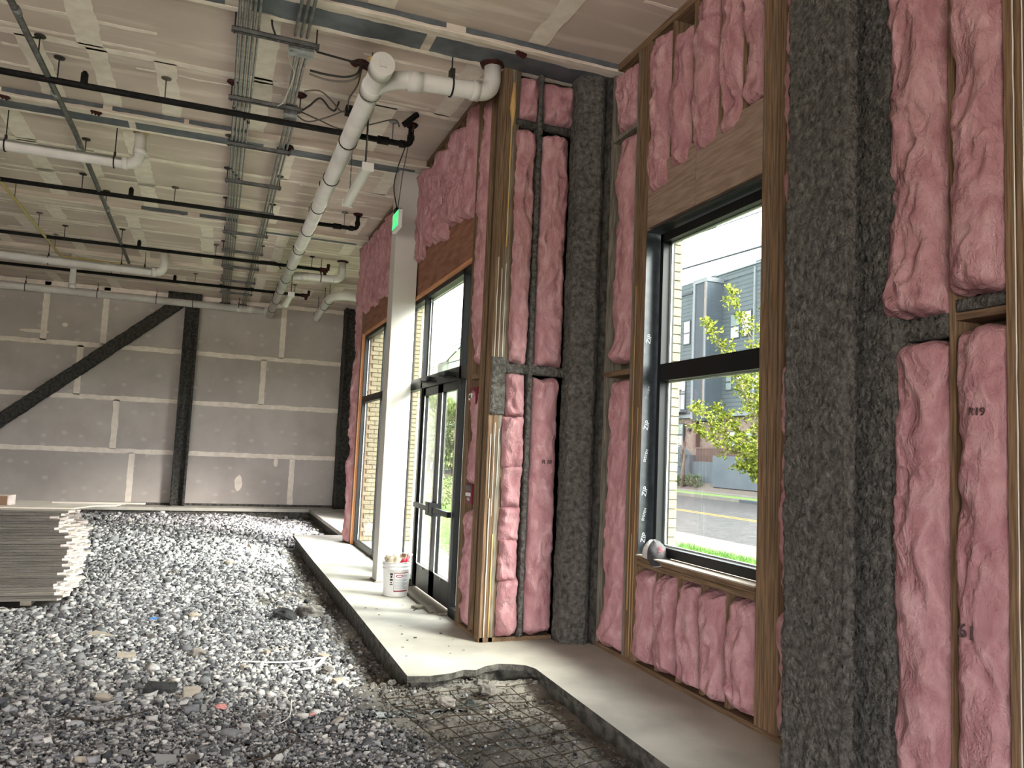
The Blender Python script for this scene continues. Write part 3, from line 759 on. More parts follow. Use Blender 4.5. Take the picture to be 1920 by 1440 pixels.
rough_prism([(2.33, YRt - .01), (2.92, YRt - .01), (2.92, YRt + .1), (2.33, YRt + .1)], 2.29, 2.37, .006, 'sprayed_blocking', 'spray', wret, seed=15)
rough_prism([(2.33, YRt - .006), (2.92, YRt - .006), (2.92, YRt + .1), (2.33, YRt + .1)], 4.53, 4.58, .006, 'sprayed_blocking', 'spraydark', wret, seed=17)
zz = [.05, .50, .84, 1.13, 1.47, 1.90, 2.28]
for k in range(6): batt(wret, 'Y', YRt + .02 - (.0, .012, -.01, .02, .0, .01)[k], 2.335 - (.0, .0, .01, .0, .02, .0)[k], 2.535 - (.0, .02, .0, .01, .0, .015)[k], zz[k] - .015, zz[k + 1] + (.03 if k < 5 else 0), 140 + k * 3.1, bulge=.085, wr=1.5, label='small pink insulation piece stacked in the return wall')
batt(wret, 'Y', YRt + .02, 2.58, 2.85, .05, 2.27, 150.5, bulge=.10, lump=.7, label='long pink insulation batt beside the grey corner column')
batt(wret, 'Y', YRt + .02, 2.335, 2.535, 2.38, 4.50, 152.5, bulge=.085, wr=1.2, label='narrow upper pink insulation batt in the return wall')
batt(wret, 'Y', YRt + .02, 2.585, 2.87, 2.38, 4.50, 154.5, bulge=.10, wr=1.2, label='wide upper pink insulation batt in the return wall')
batt(wret, 'Y', YRt + .02, 2.36, 2.55, 4.60, 5.0, 156.5, bulge=.07, wr=1.4, label='short pink insulation piece under the beam')
batt(wret, 'Y', YRt + .02, 2.60, 2.9, 4.60, 4.98, 158.5, bulge=.07, wr=1.4, label='short pink insulation piece under the beam near the column')
text_mesh('R 19', .05, 'darkprint', 'stamped_mark', wret, frame_mtx((1, 0, 0), (0, 0, 1), (2.72, YRt - .09, 1.53)), .006)
wfar = thing('wall_return_far', (2.7, 13.4, 0), kind='structure')
box('sheathing', 'sheath', XE, 3.33, 13.42, 13.56, -.05, H, wfar)
# outside brick of the entry alcove
wb2 = thing('wall_brick_entry', (2.9, 13.3, -.3), kind='structure')
box('mortar_core', 'mortar', 2.36, 3.38, 13.36, 13.42, -.3, 4.6, wb2)
n = 62
for k in range(n):
    z = -.10 + k * .075; x = 2.36 - (.1 if k % 2 else 0)
    while x < 3.38:
        a, b = max(x, 2.36), min(x + .195, 3.38)
        if b - a > .03 and (z > .0) and b > 2.50: share(unit, 'brick', ((a + b) / 2, 13.357, z), wb2, (b - a, .03, .064))
        x += .205
box('mortar_core', 'mortar', 2.38, 3.53, 6.50, 6.56, -.3, H, wb2)
struct('soffit_entry', 'white', 2.36, 2.62, 6.5, 13.4, 3.56, 3.7)

# ---- storefront frames
fx0, fx1 = 2.245, 2.335
d1 = thing('door_1', (2.3, 8.2, 0), 'black glazed double entrance doors with transom', kind='structure')
ZT, ZM = 3.43, 2.36
m = MB()
for y in (7.075, 7.39, 8.94, 9.80): m.box(fx0, fx1, y, y + .07, .0, ZT)
m.box(fx0, fx1, 7.075, 9.855, ZT - .055, ZT); m.box(fx0, fx1, 7.075, 9.855, ZM - .055, ZM + .075)
for a, b in ((7.13, 7.40), (9.0, 9.8)): m.box(fx0 - .01, fx1, a, b, .0, .09)
m.build('frame', 'black', d1)
for a, b in ((7.13, 7.40), (9.005, 9.80)):
    glaze(d1, 2.29, a, b, .09, ZM - .055)
for a, b in ((7.13, 7.40), (7.455, 8.95), (9.005, 9.80)): glaze(d1, 2.29, a, b, ZM + .075, ZT - .055)
m = MB()
for a, b in ((7.455, 8.95), (9.005, 9.80)):
    m.box(2.30, 2.31, b - .025, b - .012, ZM + .08, ZT - .06); m.box(2.30, 2.31, a, b, ZT - .10, ZT - .09)
m.box(2.30, 2.31, 7.385, 7.395, .1, ZM - .06); m.box(2.30, 2.31, 7.135, 7.15, .1, ZT)
m.build('glazing_bead', 'white', d1)
def leaf(y0, y1, hinge_far):
    lf = MB(); s = .10
    lf.box(2.27, 2.315, y0, y0 + s, .04, ZM - .06); lf.box(2.27, 2.315, y1 - s, y1, .04, ZM - .06)
    lf.box(2.27, 2.315, y0, y1, .04, .30); lf.box(2.27, 2.315, y0, y1, ZM - .15, ZM - .06)
    o = lf.build('door_leaf', 'black', d1)
    box('pane', 'glass', 2.289, 2.295, y0 + s, y1 - s, .30, ZM - .15, o)
    g = MB(); g.box(2.262, 2.27, y0 + s - .006, y0 + s + .006, .30, ZM - .15); g.box(2.262, 2.27, y1 - s - .006, y1 - s + .006, .30, ZM - .15); g.box(2.262, 2.27, y0 + s, y1 - s, .294, .306)
    g.build('glazing_bead', 'white', o)
    pb = MB(); pb.box(2.205, 2.245, y0 + .04, y1 - .04, .93, .985); ye = y0 if not hinge_far else y1
    pb.box(2.20, 2.27, (y1 - .13) if not hinge_far else y0 + .01, (y1 - .01) if not hinge_far else y0 + .13, .89, 1.03)
    pb.build('panic_bar', 'black', o)
    MB().lathe([(.0, 0), (.012, 0), (.012, -.012), (0, -.012)], 2.268, (y0 + y1) / 2, .275, 10, 'X').build('lock_cylinder', 'galv', o)
    c = MB(); c.box(2.19, 2.25, (y0 + y1) / 2 - .02, (y0 + y1) / 2 + .28, ZM + .0, ZM + .055)
    c.bar((2.22, (y0 + y1) / 2 + .05, ZM - .01), (2.12, (y0 + y1) / 2 - .12, ZM - .015), .03, .012); c.bar((2.12, (y0 + y1) / 2 - .12, ZM - .015), (2.24, y0 + .1, ZM - .02), .03, .012)
    c.build('door_closer', 'black', o)
leaf(7.458, 8.198, False); leaf(8.204, 8.946, True)
box('threshold', 'woodgrey', 2.16, 2.33, 7.46, 8.95, .0, .018, d1)
w3 = thing('window_2', (2.3, 11.7, 0), 'tall black storefront window behind the white column', kind='structure')
m = MB()
for y in (10.42, 11.36, 12.90): m.box(fx0, fx1, y, y + .055, .0, ZT)
m.box(fx0, fx1, 10.42, 12.955, ZT - .055, ZT); m.box(fx0, fx1, 10.42, 12.955, ZM - .05, ZM + .05); m.box(fx0, fx1, 10.42, 12.955, 0, .07)
m.build('frame', 'black', w3)
for a, b in ((10.475, 11.36), (11.415, 12.90)):
    glaze(w3, 2.29, a, b, .07, ZM - .05); glaze(w3, 2.29, a, b, ZM + .05, ZT - .055)
m = MB()
for y in (12.885, 11.345): m.box(2.30, 2.312, y, y + .014, .08, ZT - .06)
m.build('glazing_bead', 'white', w3)

# ================================================================== STEEL COLUMNS
# big sprayed wide-flange column by the window: flanges face the room and the street
c = thing('steel_column', (3.0, 3.2, 0), 'grey spray-fireproofed steel column right of the window', 'column')
rough_prism([(2.84, 2.955), (2.905, 2.95), (2.91, 3.13), (3.085, 3.135), (3.09, 2.93), (3.16, 2.93), (3.16, 3.50), (3.09, 3.50), (3.085, 3.29), (2.91, 3.29), (2.905, 3.40), (2.84, 3.385)],
            0, H - .02, .013, 'sprayed_steel', 'spray', c, step=.013, zstep=.016, seed=21, freq=16)
rough_prism([(3.10, 2.90), (3.24, 2.88), (3.24, 3.10), (3.10, 3.12)], 0, H - .02, .016, 'overspray', 'spray', c, step=.018, zstep=.024, seed=27, freq=11)
c = thing('steel_column', (3.0, 6.2, 0), 'dark spray-fireproofed column in the corner by the return wall', 'column')
rough_prism([(2.87, 6.19), (3.06, 6.11), (3.12, 6.16), (3.12, 6.24), (3.30, 6.26), (3.30, 6.36), (2.87, 6.36)], 0, H - .02, .010, 'sprayed_steel', 'spray', c, step=.018, zstep=.022, seed=33, freq=11)
rough_prism([(3.14, 6.10), (3.28, 6.08), (3.30, 6.27), (3.12, 6.27)], 0, H - .02, .012, 'overspray', 'spraydark', c, step=.02, zstep=.025, seed=39, freq=11)
def wide_flange(name, x0, x1, y0, y1, z0, z1, mat, label, t=.05):
    c = thing(name, ((x0 + x1) / 2, (y0 + y1) / 2, z0), label, 'column')
    xm = (x0 + x1) / 2
    rough_prism([(x0, y0), (x0 + t, y0), (x0 + t, y0 + .12), (x1 - t, y0 + .12), (x1 - t, y0), (x1, y0), (x1, y1), (x0, y1)], z0, z1, .008, 'sprayed_steel', mat, c, step=.03, zstep=.06, seed=x0 * 7)
    return c
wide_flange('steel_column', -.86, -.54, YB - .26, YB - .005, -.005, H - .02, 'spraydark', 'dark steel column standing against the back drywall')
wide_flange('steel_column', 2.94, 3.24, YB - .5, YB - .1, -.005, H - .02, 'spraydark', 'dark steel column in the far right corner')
b = thing('steel_brace', (-2.8, YB - .14, 1.5), 'diagonal dark steel brace across the back drywall', 'brace')
a_, b_ = Vector((-5.4, YB - .14, 1.0)), Vector((-.86, YB - .14, 4.98)); d_ = (b_ - a_); L_ = d_.length; d_.normalize()
r_ = Vector((0, 1, 0)); u_ = d_.cross(r_)
mt = Matrix(((u_.x, r_.x, d_.x), (u_.y, r_.y, d_.y), (u_.z, r_.z, d_.z))).to_4x4(); mt.translation = a_
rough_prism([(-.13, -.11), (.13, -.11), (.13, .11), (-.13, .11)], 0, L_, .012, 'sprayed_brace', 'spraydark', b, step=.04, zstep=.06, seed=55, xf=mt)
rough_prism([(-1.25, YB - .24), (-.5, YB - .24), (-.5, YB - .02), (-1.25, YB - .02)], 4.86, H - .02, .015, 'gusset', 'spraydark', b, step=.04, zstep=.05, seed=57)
# white boxed column
c = thing('white_column', (2.07, 9.48, 0), 'square off-white column standing on the slab before the storefront', 'column')
MB().prism([(1.925, 9.35), (2.205, 9.35), (2.21, 9.355), (2.21, 9.62), (1.92, 9.62), (1.92, 9.355)], 0.012, BB - .005).build('shaft', 'columnpaint', c)
box('base_plate', 'woodgrey', 1.90, 2.23, 9.33, 9.64, 0, .012, c)

# ================================================================== SERVICES UNDER THE CEILING
def rod(par, x, y, z0, z1=H - .02, r=.006, mat='cable', flange=True, nm='hanger_rod'):
    m = MB().tube([(x, y, z0), (x, y, z1)], r, 6)
    if flange: m.lathe([(0, z1 - .018), (.045, z1 - .012), (.05, z1), (0, z1)], x, y, 0, 10)
    return m.build(nm, mat, par)
def firestop(par, x, y, z, r=.07, seed=0, mat='red'):
    n = 12; vs = [(x, y, z - .05)] + [(x + r * (1 + .4 * nz(i * 1.7, seed, 0)) * math.cos(2 * PI * i / n), y + r * (1 + .4 * nz(i * 1.7, seed, 0)) * math.sin(2 * PI * i / n), z - .012 + .012 * nz(i, seed, 3)) for i in range(n)] + \
        [(x + r * .9 * math.cos(2 * PI * i / n), y + r * .9 * math.sin(2 * PI * i / n), z) for i in range(n)]
    fs = [(0, 1 + (i + 1) % n, 1 + i) for i in range(n)] + [(1 + i, 1 + (i + 1) % n, 1 + n + (i + 1) % n, 1 + n + i) for i in range(n)] + [tuple(1 + n + i for i in range(n))]
    return MB().add(vs, fs, True).build('firestop_collar', mat, par)

# black sprinkler pipes
SPR = [(8.13, 1.77, 4.87, .034, 'elbow', 'nearest'), (11.73, 1.81, 4.87, .034, 'elbow', 'second'), (14.86, 1.74, 4.87, .034, 'valve', 'third'), (17.75, 1.70, 4.88, .034, 'valve', 'farthest')]
for y, xe, z, r, end, which in SPR:
    p = thing('sprinkler_pipe', (-2, y, z), {'nearest': 'nearest of the long black sprinkler pipes crossing under the ceiling', 'second': 'second nearest black sprinkler pipe, its end turned up to the ceiling',
              'third': 'third black sprinkler pipe with a rusty red end fitting', 'farthest': 'farthest black sprinkler pipe near the back wall'}[which], 'pipe', 'black sprinkler pipes')
    if end == 'elbow':
        pts = [(XL + .5, y, z)] + [(xe - .06, y, z)] + [(xe - .06 + .06 * math.sin(a), y, z + .06 - .06 * math.cos(a)) for a in (.4, .8, 1.2, PI / 2)] + [(xe, y, H - .03)]
        MB().tube(pts, r * .92, 12).build('pipe', 'blackpipe', p)
        MB().tube([(xe - .36, y, z), (xe - .24, y, z)], r * 1.28, 12).build('coupling', 'blackpipe', p); MB().tube([(xe - .12, y, z), (xe - .06, y, z)], r * 1.22, 12).build('coupling', 'blackpipe', p); MB().tube([(xe, y, z + .06), (xe, y, z + .11)], r * 1.2, 12).build('coupling', 'blackpipe', p)
        MB().lathe([(0, H - .05), (.055, H - .045), (.075, H - .017), (0, H - .017)], xe, y, 0, 16).build('escutcheon', 'red', p)
        rod(p, xe - .2, y, z, mat='galv')
    else:
        MB().tube([(XL + .5, y, z), (xe, y, z)], r * .92, 12).build('pipe', 'blackpipe', p)
        m = MB(); m.tube([(xe - .1, y, z), (xe + .05, y, z)], r * 1.3, 12); m.tube([(xe, y, z - .09), (xe, y, z + .02)], r * .9, 10); m.tube([(xe + .05, y, z), (xe + .06, y, z + .12)], r * .9, 10); m.build('end_fitting', 'red', p)
        rod(p, xe - .25, y, z)
    for k, x in enumerate({8.13: (-1.6, -.68), 11.73: (-1.9, -.75), 14.86: (-2.6, -.2, ), 17.75: (-2.2, -.6)}[y]): rod(p, x, y, z, mat='cablegrey' if k % 2 else 'cable')
    for x in {8.13: (-1.38,), 11.73: (-1.3,), 14.86: (-1.45,), 17.75: (-1.0, )}[y]:
        m = MB(); m.tube([(x, y, z), (x, y, z + .12)], r * .95, 10); m.tube([(x, y, z + .10), (x, y, z + .14)], .02, 8); m.build('sprinkler_outlet', 'blackpipe', p)
# conduits in two runs lying on strut trapezes
ZC = 4.972
for k, x in enumerate((-.045, -.008, .030, .068, .106)):
    cp = thing('conduit', (x, 12, ZC), ('%s of the five thin steel conduits in the left run' % ('leftmost', 'second from left', 'middle', 'second from right', 'rightmost')[k]), 'conduit', 'left run of ceiling conduits')
    MB().tube([(x, 3.2, ZC), (x, 12, ZC), (x + .005, YB - .02, ZC)], .0125 if k < 4 else .010, 8).build('tube', 'galv', cp)
    for y in (8.2 + .08 * k, 10.1 + .12 * k, 13.2 + .1 * k, 16.2): MB().tube([(x, y, ZC), (x, y + .05, ZC)], .0175, 8).build('coupling', 'cable', cp)
    firestop(cp, x, YB - .03, ZC + .02, .05, k)
for k in range(3):
    cp = thing('conduit', (.45, 12, ZC), ('%s of the three steel conduits in the right run' % ('left', 'middle', 'right')[k]), 'conduit', 'right run of ceiling conduits')
    x0 = .395 + .048 * k; x1 = .455 + .04 * k; xb = .445 + .036 * k
    MB().tube([(x0, 3.2, ZC), (x0, 6.5, ZC)], .0135, 8).build('tube', 'galv', cp)
    MB().tube([(x0 + .03, 6.72, ZC - .02), (x1 - .02, 7.1, ZC), (xb, 7.75, ZC), (xb, 8.1, ZC), (x1 + .02, 8.5, ZC), (x1, 14, ZC), (xb - .02, YB - .02, ZC)], .0125, 8).build('tube', 'galv', cp)
    firestop(cp, xb - .02, YB - .03, ZC + .02, .05, k + 9)
for k, y in enumerate((6.55, 7.91, 9.18, 10.53, 11.85, 13.2, 14.5, 15.85, 17.3, 18.7)):
    lab = ('nearest', 'second', 'third', 'fourth', 'fifth', 'sixth', 'seventh', 'eighth', 'ninth', 'farthest')[k]
    st = thing('strut_channel', (.25, y, 4.93), '%s slotted steel strut carrying the conduits, counted from the front' % lab, 'strut', 'strut channels under the conduits')
    m = MB(); m.box(-.10, .60, y - .02, y - .017, 4.915, 4.956); m.box(-.10, .60, y + .017, y + .02, 4.915, 4.956); m.box(-.10, .60, y - .02, y + .02, 4.952, 4.957)
    m.box(-.10, .60, y - .02, y - .009, 4.915, 4.919); m.box(-.10, .60, y + .009, y + .02, 4.915, 4.919)
    for q in range(12): m.box(-.10 + q * .06, -.075 + q * .06, y - .012, y + .012, 4.917, 4.925)
    m.build('channel', 'galvdark', st)
    rod(st, -.075, y, 4.9, H - .02 if y not in (9.18,) else BB, .006, 'cable', k > 0); rod(st, .575, y, 4.9, H - .02 if y not in (9.18,) else BB, .006, 'cable', k > 0)
    if k in (1, 2): firestop(st, -.075, y, H - .02, .05, k); firestop(st, .575, y, (H if k == 1 else BB) - .02, .06, k + 4)
# junction boxes on the right run
jb = thing('junction_box', (.45, 6.6, 4.86), 'large grey junction box on the nearest strut', 'box', 'conduit junction boxes')
box('box_body', 'galv', .36, .56, 6.575, 6.70, 4.90, 4.96, jb); box('cover', 'galv', .355, .565, 6.57, 6.705, 4.893, 4.90, jb); MB().lathe([(0, 4.889), (.010, 4.889), (.010, 4.893)], .38, 6.62, 0, 8).build('screw', 'galvdark', jb)
jb = thing('junction_box', (.49, 8.05, 4.88), 'small grey junction box on the second strut', 'box', 'conduit junction boxes')
box('box_body', 'galv', .435, .555, 7.95, 8.09, 4.90, 5.0, jb); box('cover', 'galv', .43, .56, 7.945, 8.095, 4.893, 4.90, jb)
# loose cables
def cable(pts, r, label, mat='cable', n=8):
    o = MB().tube(spline(pts, n), r, 6).build('cable', mat); return tag(o, label, 'cable', 'loose cables below the ceiling')
cable([(.59, 6.62, 4.93), (.75, 6.68, 4.95), (.95, 6.72, 4.96), (1.08, 6.78, 5.0), (1.2, 6.75, 5.08)], .010, 'short dark cable leaving the large junction box toward the beam')
cable([(.58, 7.05, 4.96), (.72, 7.0, 4.93), (.88, 6.95, 4.92), (.98, 6.92, 4.96), (1.02, 6.95, 5.08)], .011, 'dark cable sagging from the conduits to the red firestop')
cable([(.58, 7.1, 4.95), (.74, 7.06, 4.91), (.9, 7.0, 4.905), (1.0, 6.96, 4.96), (1.03, 6.97, 5.08)], .009, 'second sagging cable beside the red firestop', 'cablegrey')
cable([(.58, 7.55, 4.98), (.72, 7.52, 5.0), (.85, 7.62, 4.97), (.95, 7.72, 4.93), (1.03, 7.72, 4.93)], .008, 'thin cable looping from conduits to the box behind the pipe', 'cablegrey')
cable([(.56, 8.03, 4.95), (.66, 7.9, 4.99), (.75, 7.75, 5.03), (.86, 7.85, 4.99), (.92, 7.9, 5.0), (.95, 7.85, 5.08)], .010, 'dark cable arching from the small junction box')
cable([(.56, 8.06, 4.94), (.68, 8.12, 4.92), (.85, 8.0, 4.95), (.98, 7.75, 4.94), (1.04, 7.72, 4.94)], .008, 'thin brown cable sagging from the small junction box', 'cablegrey')
cable([(.56, 8.0, 4.97), (.8, 8.15, 4.97), (1.05, 8.25, 4.96), (1.3, 8.05, 4.98), (1.52, 7.85, 5.0), (1.6, 7.95, 4.98)], .008, 'long thin cable running behind the white pipe to the small black box', 'cablegrey')
cable([(1.03, 6.97, 5.07), (1.02, 7.1, 4.95), (.98, 7.35, 4.9), (1.02, 7.62, 4.93), (1.03, 7.7, 4.94)], .008, 'cable hanging from the red firestop down beside the white pipe', 'cablegrey')
cable([(.36, 6.7, 4.9), (.40, 6.95, 4.93), (.45, 7.15, 4.95), (.43, 7.5, 4.93), (.40, 7.8, 4.93), (.34, 7.92, 4.93)], .006, 'thin white cable twisting along the right conduit run', 'pvc')
cable([(.24, 6.52, 4.95), (.21, 6.48, 5.0), (.2, 6.45, 5.07)], .008, 'short black cable tail above the nearest strut')
cable([(.60, 15.4, 5.02), (.72, 15.3, 5.0), (.88, 15.3, 5.0), (.98, 15.45, 4.92)], .010, 'short black cable by the far white branch pipe')
MBb = thing('firestop', (1.0, 6.95, 5.05), 'dark red splat of firestop where two cables enter the ceiling', 'firestop')
for k, (dx, dy, r) in enumerate(((0, 0, .07), (.06, .04, .07), (-.05, .03, .05))): firestop(MBb, 1.02 + dx, 6.97 + dy, H - .02, r, k * 3)
firestop(MBb, 1.1, 6.86, H - .02, .05, 30, 'foam')
for k, (x, y, lab) in enumerate(((-2.3, 9.14, 'red firestop smear at the left end of the second beam'), (2.2, 6.04, 'dark red firestop splash on the beam near the window'), (-1.45, 9.14, 'small red firestop dab beside the grey conduit'))):
    f = thing('firestop', (x, y, 5.05), lab, 'firestop', 'red firestop dabs')
    for q in range(3): firestop(f, x + .03 * q, y + .012 * q, (BB if k != 2 else BB), .022 + .006 * q, k * 5 + q)
jb = tag(box('junction_box', 'blackpipe', 1.0, 1.08, 7.66, 7.76, 4.90, 4.98), 'black junction box tucked behind the white main pipe', 'box')
# conduit and pipes on the left
cp = thing('conduit', (-1.72, 12, 4.88), 'single grey conduit running to the back on the left', 'conduit')
MB().tube([(-1.73, 4.5, 4.90), (-1.66, 9.5, 4.90), (-1.75, 16.4, 4.90)], .028, 10).build('tube', 'galvdark', cp)
for y in (6.9, 8.5, 10.0, 12.6, 15.0): MB().tube([(-1.69, y, 4.90), (-1.69, y + .09, 4.90)], .035, 10).build('coupling', 'galv', cp)
for x, y in ((-1.69, 7.75), (-1.67, 10.3), (-1.69, 12.4), (-1.7, 14.6)): rod(cp, x, y, 4.9)
gp = thing('gas_pipe', (-2.9, 14, 4.85), 'thin yellow gas pipe at the upper left', 'pipe')
MB().tube([(-2.84, 9, 4.86), (-2.88, 16.2, 4.86), (-2.85, 16.3, 4.86), (-1.9, 16.45, 4.86), (-1.7, 16.6, 4.86)], .022, 8).build('pipe', 'yellow', gp)
for y in (12.6, 14.2, 15.6): rod(gp, -2.86, y, 4.86, mat='galvdark')
gv = thing('vent_pipe', (-2.86, 17.2, 4.4), 'short capped white pipe dropping from the ceiling at the left', 'pipe')
MB().tube([(-2.75, 16.9, 4.42), (-2.75, 16.9, H - .02)], .055, 14).build('pipe', 'pvc', gv); MB().tube([(-2.75, 16.9, 4.38), (-2.75, 16.9, 4.46)], .063, 14).build('cap', 'pvc', gv)

def clevis(par, x, y, z, r, along, top=H - .02):
    """strap ring round a pipe plus the rod up to the ceiling"""
    n = 20; w = .014; vs = []
    for j in range(n):
        a = 2 * PI * j / n
        for k in (-1, 1):
            for rr in (r, r + .008):
                if along == 'Y': vs.append((x + rr * math.cos(a), y + k * w / 2, z + rr * math.sin(a)))
                else: vs.append((x + k * w / 2, y + rr * math.cos(a), z + rr * math.sin(a)))
    fs = []
    for j in range(n):
        a, b = 4 * j, 4 * ((j + 1) % n)
        fs += [(a, b, b + 1, a + 1), (a + 2, a + 3, b + 3, b + 2), (a + 1, b + 1, b + 3, a + 3), (a, a + 2, b + 2, b)]
    m = MB().add(vs, fs, True).tube([(x, y, z + r), (x, y, top)], .006, 6)
    m.box(x - .012, x + .012, y - .012, y + .012, z + r, z + r + .05)
    return m.build('pipe_hanger', 'pvcring', par)
def arc(c, a0, a1, r, u, v, n=8):
    c, u, v = Vector(c), Vector(u), Vector(v)
    return [c + u * r * math.cos(a0 + (a1 - a0) * k / n) + v * r * math.sin(a0 + (a1 - a0) * k / n) for k in range(n + 1)]
ZP = 4.74
mp_ = thing('drain_pipe', (1.08, 12, ZP), 'big white main drain pipe running to the back wall', 'pipe')
MB().tube([(1.085, 6.32, ZP), (1.08, YB - .32, ZP - .0)], .088, 20).build('pipe', 'pvc', mp_)
m = MB(); m.tube([(1.085, 6.20, ZP), (1.085, 6.34, ZP)], .102, 20); m.build('cleanout_cap', 'pvc', mp_)
box('cap_square', 'pvc', 1.055, 1.115, 6.185, 6.20, ZP - .03, ZP + .03, mp_)
for y in (6.62, 12.6, 15.6): MB().tube([(1.083, y, ZP), (1.083, y + .16, ZP)], .097, 20).build('coupling', 'pvc', mp_)
# branch toward the entry wall
bp = [(1.085, 6.75, ZP), (1.13, 6.60, ZP), (1.22, 6.47, ZP), (1.36, 6.40, ZP + .005), (1.5, 6.39, ZP + .008), (1.93, 6.37, ZP + .02)]
MB().tube(spline(bp, 6), .077, 18).build('branch', 'pvc', mp_)
MB().tube([(1.34, 6.41, ZP), (1.47, 6.39, ZP)], .087, 18).build('coupling', 'pvc', mp_); MB().tube([(1.90, 6.37, ZP + .02), (1.97, 6.37, ZP + .02)], .087, 18).build('coupling', 'pvc', mp_)
MB().tube([(1.93, 6.37, ZP + .02)] + arc((1.97, 6.37, ZP + .14), -PI / 2, 0, .12, (1, 0, 0), (0, 0, 1)) + [(2.09, 6.37, BB)], .077, 18).build('elbow', 'pvc', mp_)
firestop(mp_, 2.08, 6.36, BB + .005, .12, 71)
h = clevis(mp_, 1.72, 6.38, ZP + .012, .079, 'X', BB)
box('insulation_block', 'cable', 1.70, 1.74, 6.34, 6.42, ZP + .06, ZP + .17, mp_)
for k in range(11): clevis(mp_, 1.083, 6.75 + 1.24 * k, ZP, .09, 'Y', BB if k in (2, 5, 8) else H - .02)
# second branch
MB().tube(spline([(1.08, 15.35, ZP), (1.2, 15.1, ZP), (1.4, 15.0, ZP), (1.95, 14.95, ZP)], 6), .07, 16).build('branch', 'pvc', mp_)
MB().tube([(1.93, 14.95, ZP)] + arc((1.95, 14.95, ZP + .12), -PI / 2, 0, .12, (1, 0, 0), (0, 0, 1)) + [(2.07, 14.95, H - .02)], .07, 16).build('elbow', 'pvc', mp_)
MB().tube([(1.32, 15.02, ZP), (1.45, 15.0, ZP)], .08, 16).build('coupling', 'pvc', mp_)
clevis(mp_, 1.68, 14.97, ZP, .074, 'X'); firestop(mp_, 2.07, 14.95, H - .02, .11, 73)
# drain along the back wall
bk = thing('drain_pipe', (-2, YB - .32, 4.85), 'long white drain pipe running along the top of the back wall', 'pipe')
MB().tube([(XL + .5, YB - .32, 4.85), (.98, YB - .32, 4.83)], .085, 18).build('pipe', 'pvc', bk)
for x in (.3, .55, .95): MB().tube([(x, YB - .32, 4.83), (x + .12, YB - .32, 4.83)], .096, 18).build('coupling', 'pvc', bk)
MB().tube([(1.06, YB - .3, 4.80), (1.12, YB - .14, 4.80), (1.12, YB, 4.80)], .07, 14).build('elbow', 'pvc', bk)
firestop(bk, 1.1, YB - .1, 4.85, .06, 75, 'foam')
for x in (-4.2, -2.75, -1.5, -.7, .35): clevis(bk, x, YB - .32, 4.84, .09, 'X')
# drain on the left with upturned end
lp = thing('drain_pipe', (-2, 9.75, 4.7), 'white drain pipe at left turning up into the ceiling', 'pipe')
MB().tube([(-6, 9.76, 4.70), (-1.16, 9.74, 4.70)] + arc((-1.16, 9.74, 4.83), -PI / 2, 0, .13, (1, 0, 0), (0, 0, 1)) + [(-1.03, 9.74, H - .02)], .062, 16).build('pipe', 'pvc', lp)
MB().tube([(-1.2, 9.74, 4.70), (-1.14, 9.74, 4.70)], .071, 16).build('coupling', 'pvc', lp); MB().tube([(-1.03, 9.74, 4.83), (-1.03, 9.74, 4.89)], .071, 16).build('coupling', 'pvc', lp)
firestop(lp, -1.03, 9.74, H - .02, .09, 77, 'foam')
for x in (-2.35, -1.28): clevis(lp, x, 9.75, 4.70, .065, 'X')
# farther left drain
fp = thing('drain_pipe', (-2.5, 16.2, 4.7), 'white drain pipe behind the left conduit with a clear coupling', 'pipe')
MB().tube([(-7, 16.2, 4.74), (-1.25, 16.15, 4.72)] + arc((-1.25, 16.15, 4.85), -PI / 2, 0, .13, (1, 0, 0), (0, 0, 1)) + [(-1.12, 16.15, H - .02)], .075, 16).build('pipe', 'pvc', fp)
MB().tube([(-2.15, 16.18, 4.73), (-2.05, 16.18, 4.73)], .086, 16).build('coupling', 'pvc', fp); MB().tube([(-1.75, 16.18, 4.73), (-1.68, 16.18, 4.73)], .086, 16).build('coupling', 'pvc', fp); MB().tube([(-1.32, 16.15, 4.72), (-1.25, 16.15, 4.72)], .086, 16).build('coupling', 'pvc', fp)
for x in (-3.05, -1.85, -1.45): clevis(fp, x, 16.18, 4.73, .078, 'X')
# right drain near the corner
rp = thing('drain_pipe', (2.3, 17.5, 4.7), 'white drain pipe bending toward the far right corner', 'pipe')
MB().tube(spline([(2.12, 19.2, 4.62), (2.1, 17.5, 4.68), (2.12, 16.7, 4.70), (2.3, 16.45, 4.71), (2.6, 16.42, 4.71), (3.1, 16.42, 4.71)], 6), .085, 18).build('pipe', 'pvc', rp)
for y in (16.9, 17.7, 18.9): clevis(rp, 2.11, y, 4.67, .088, 'Y', H - .02)
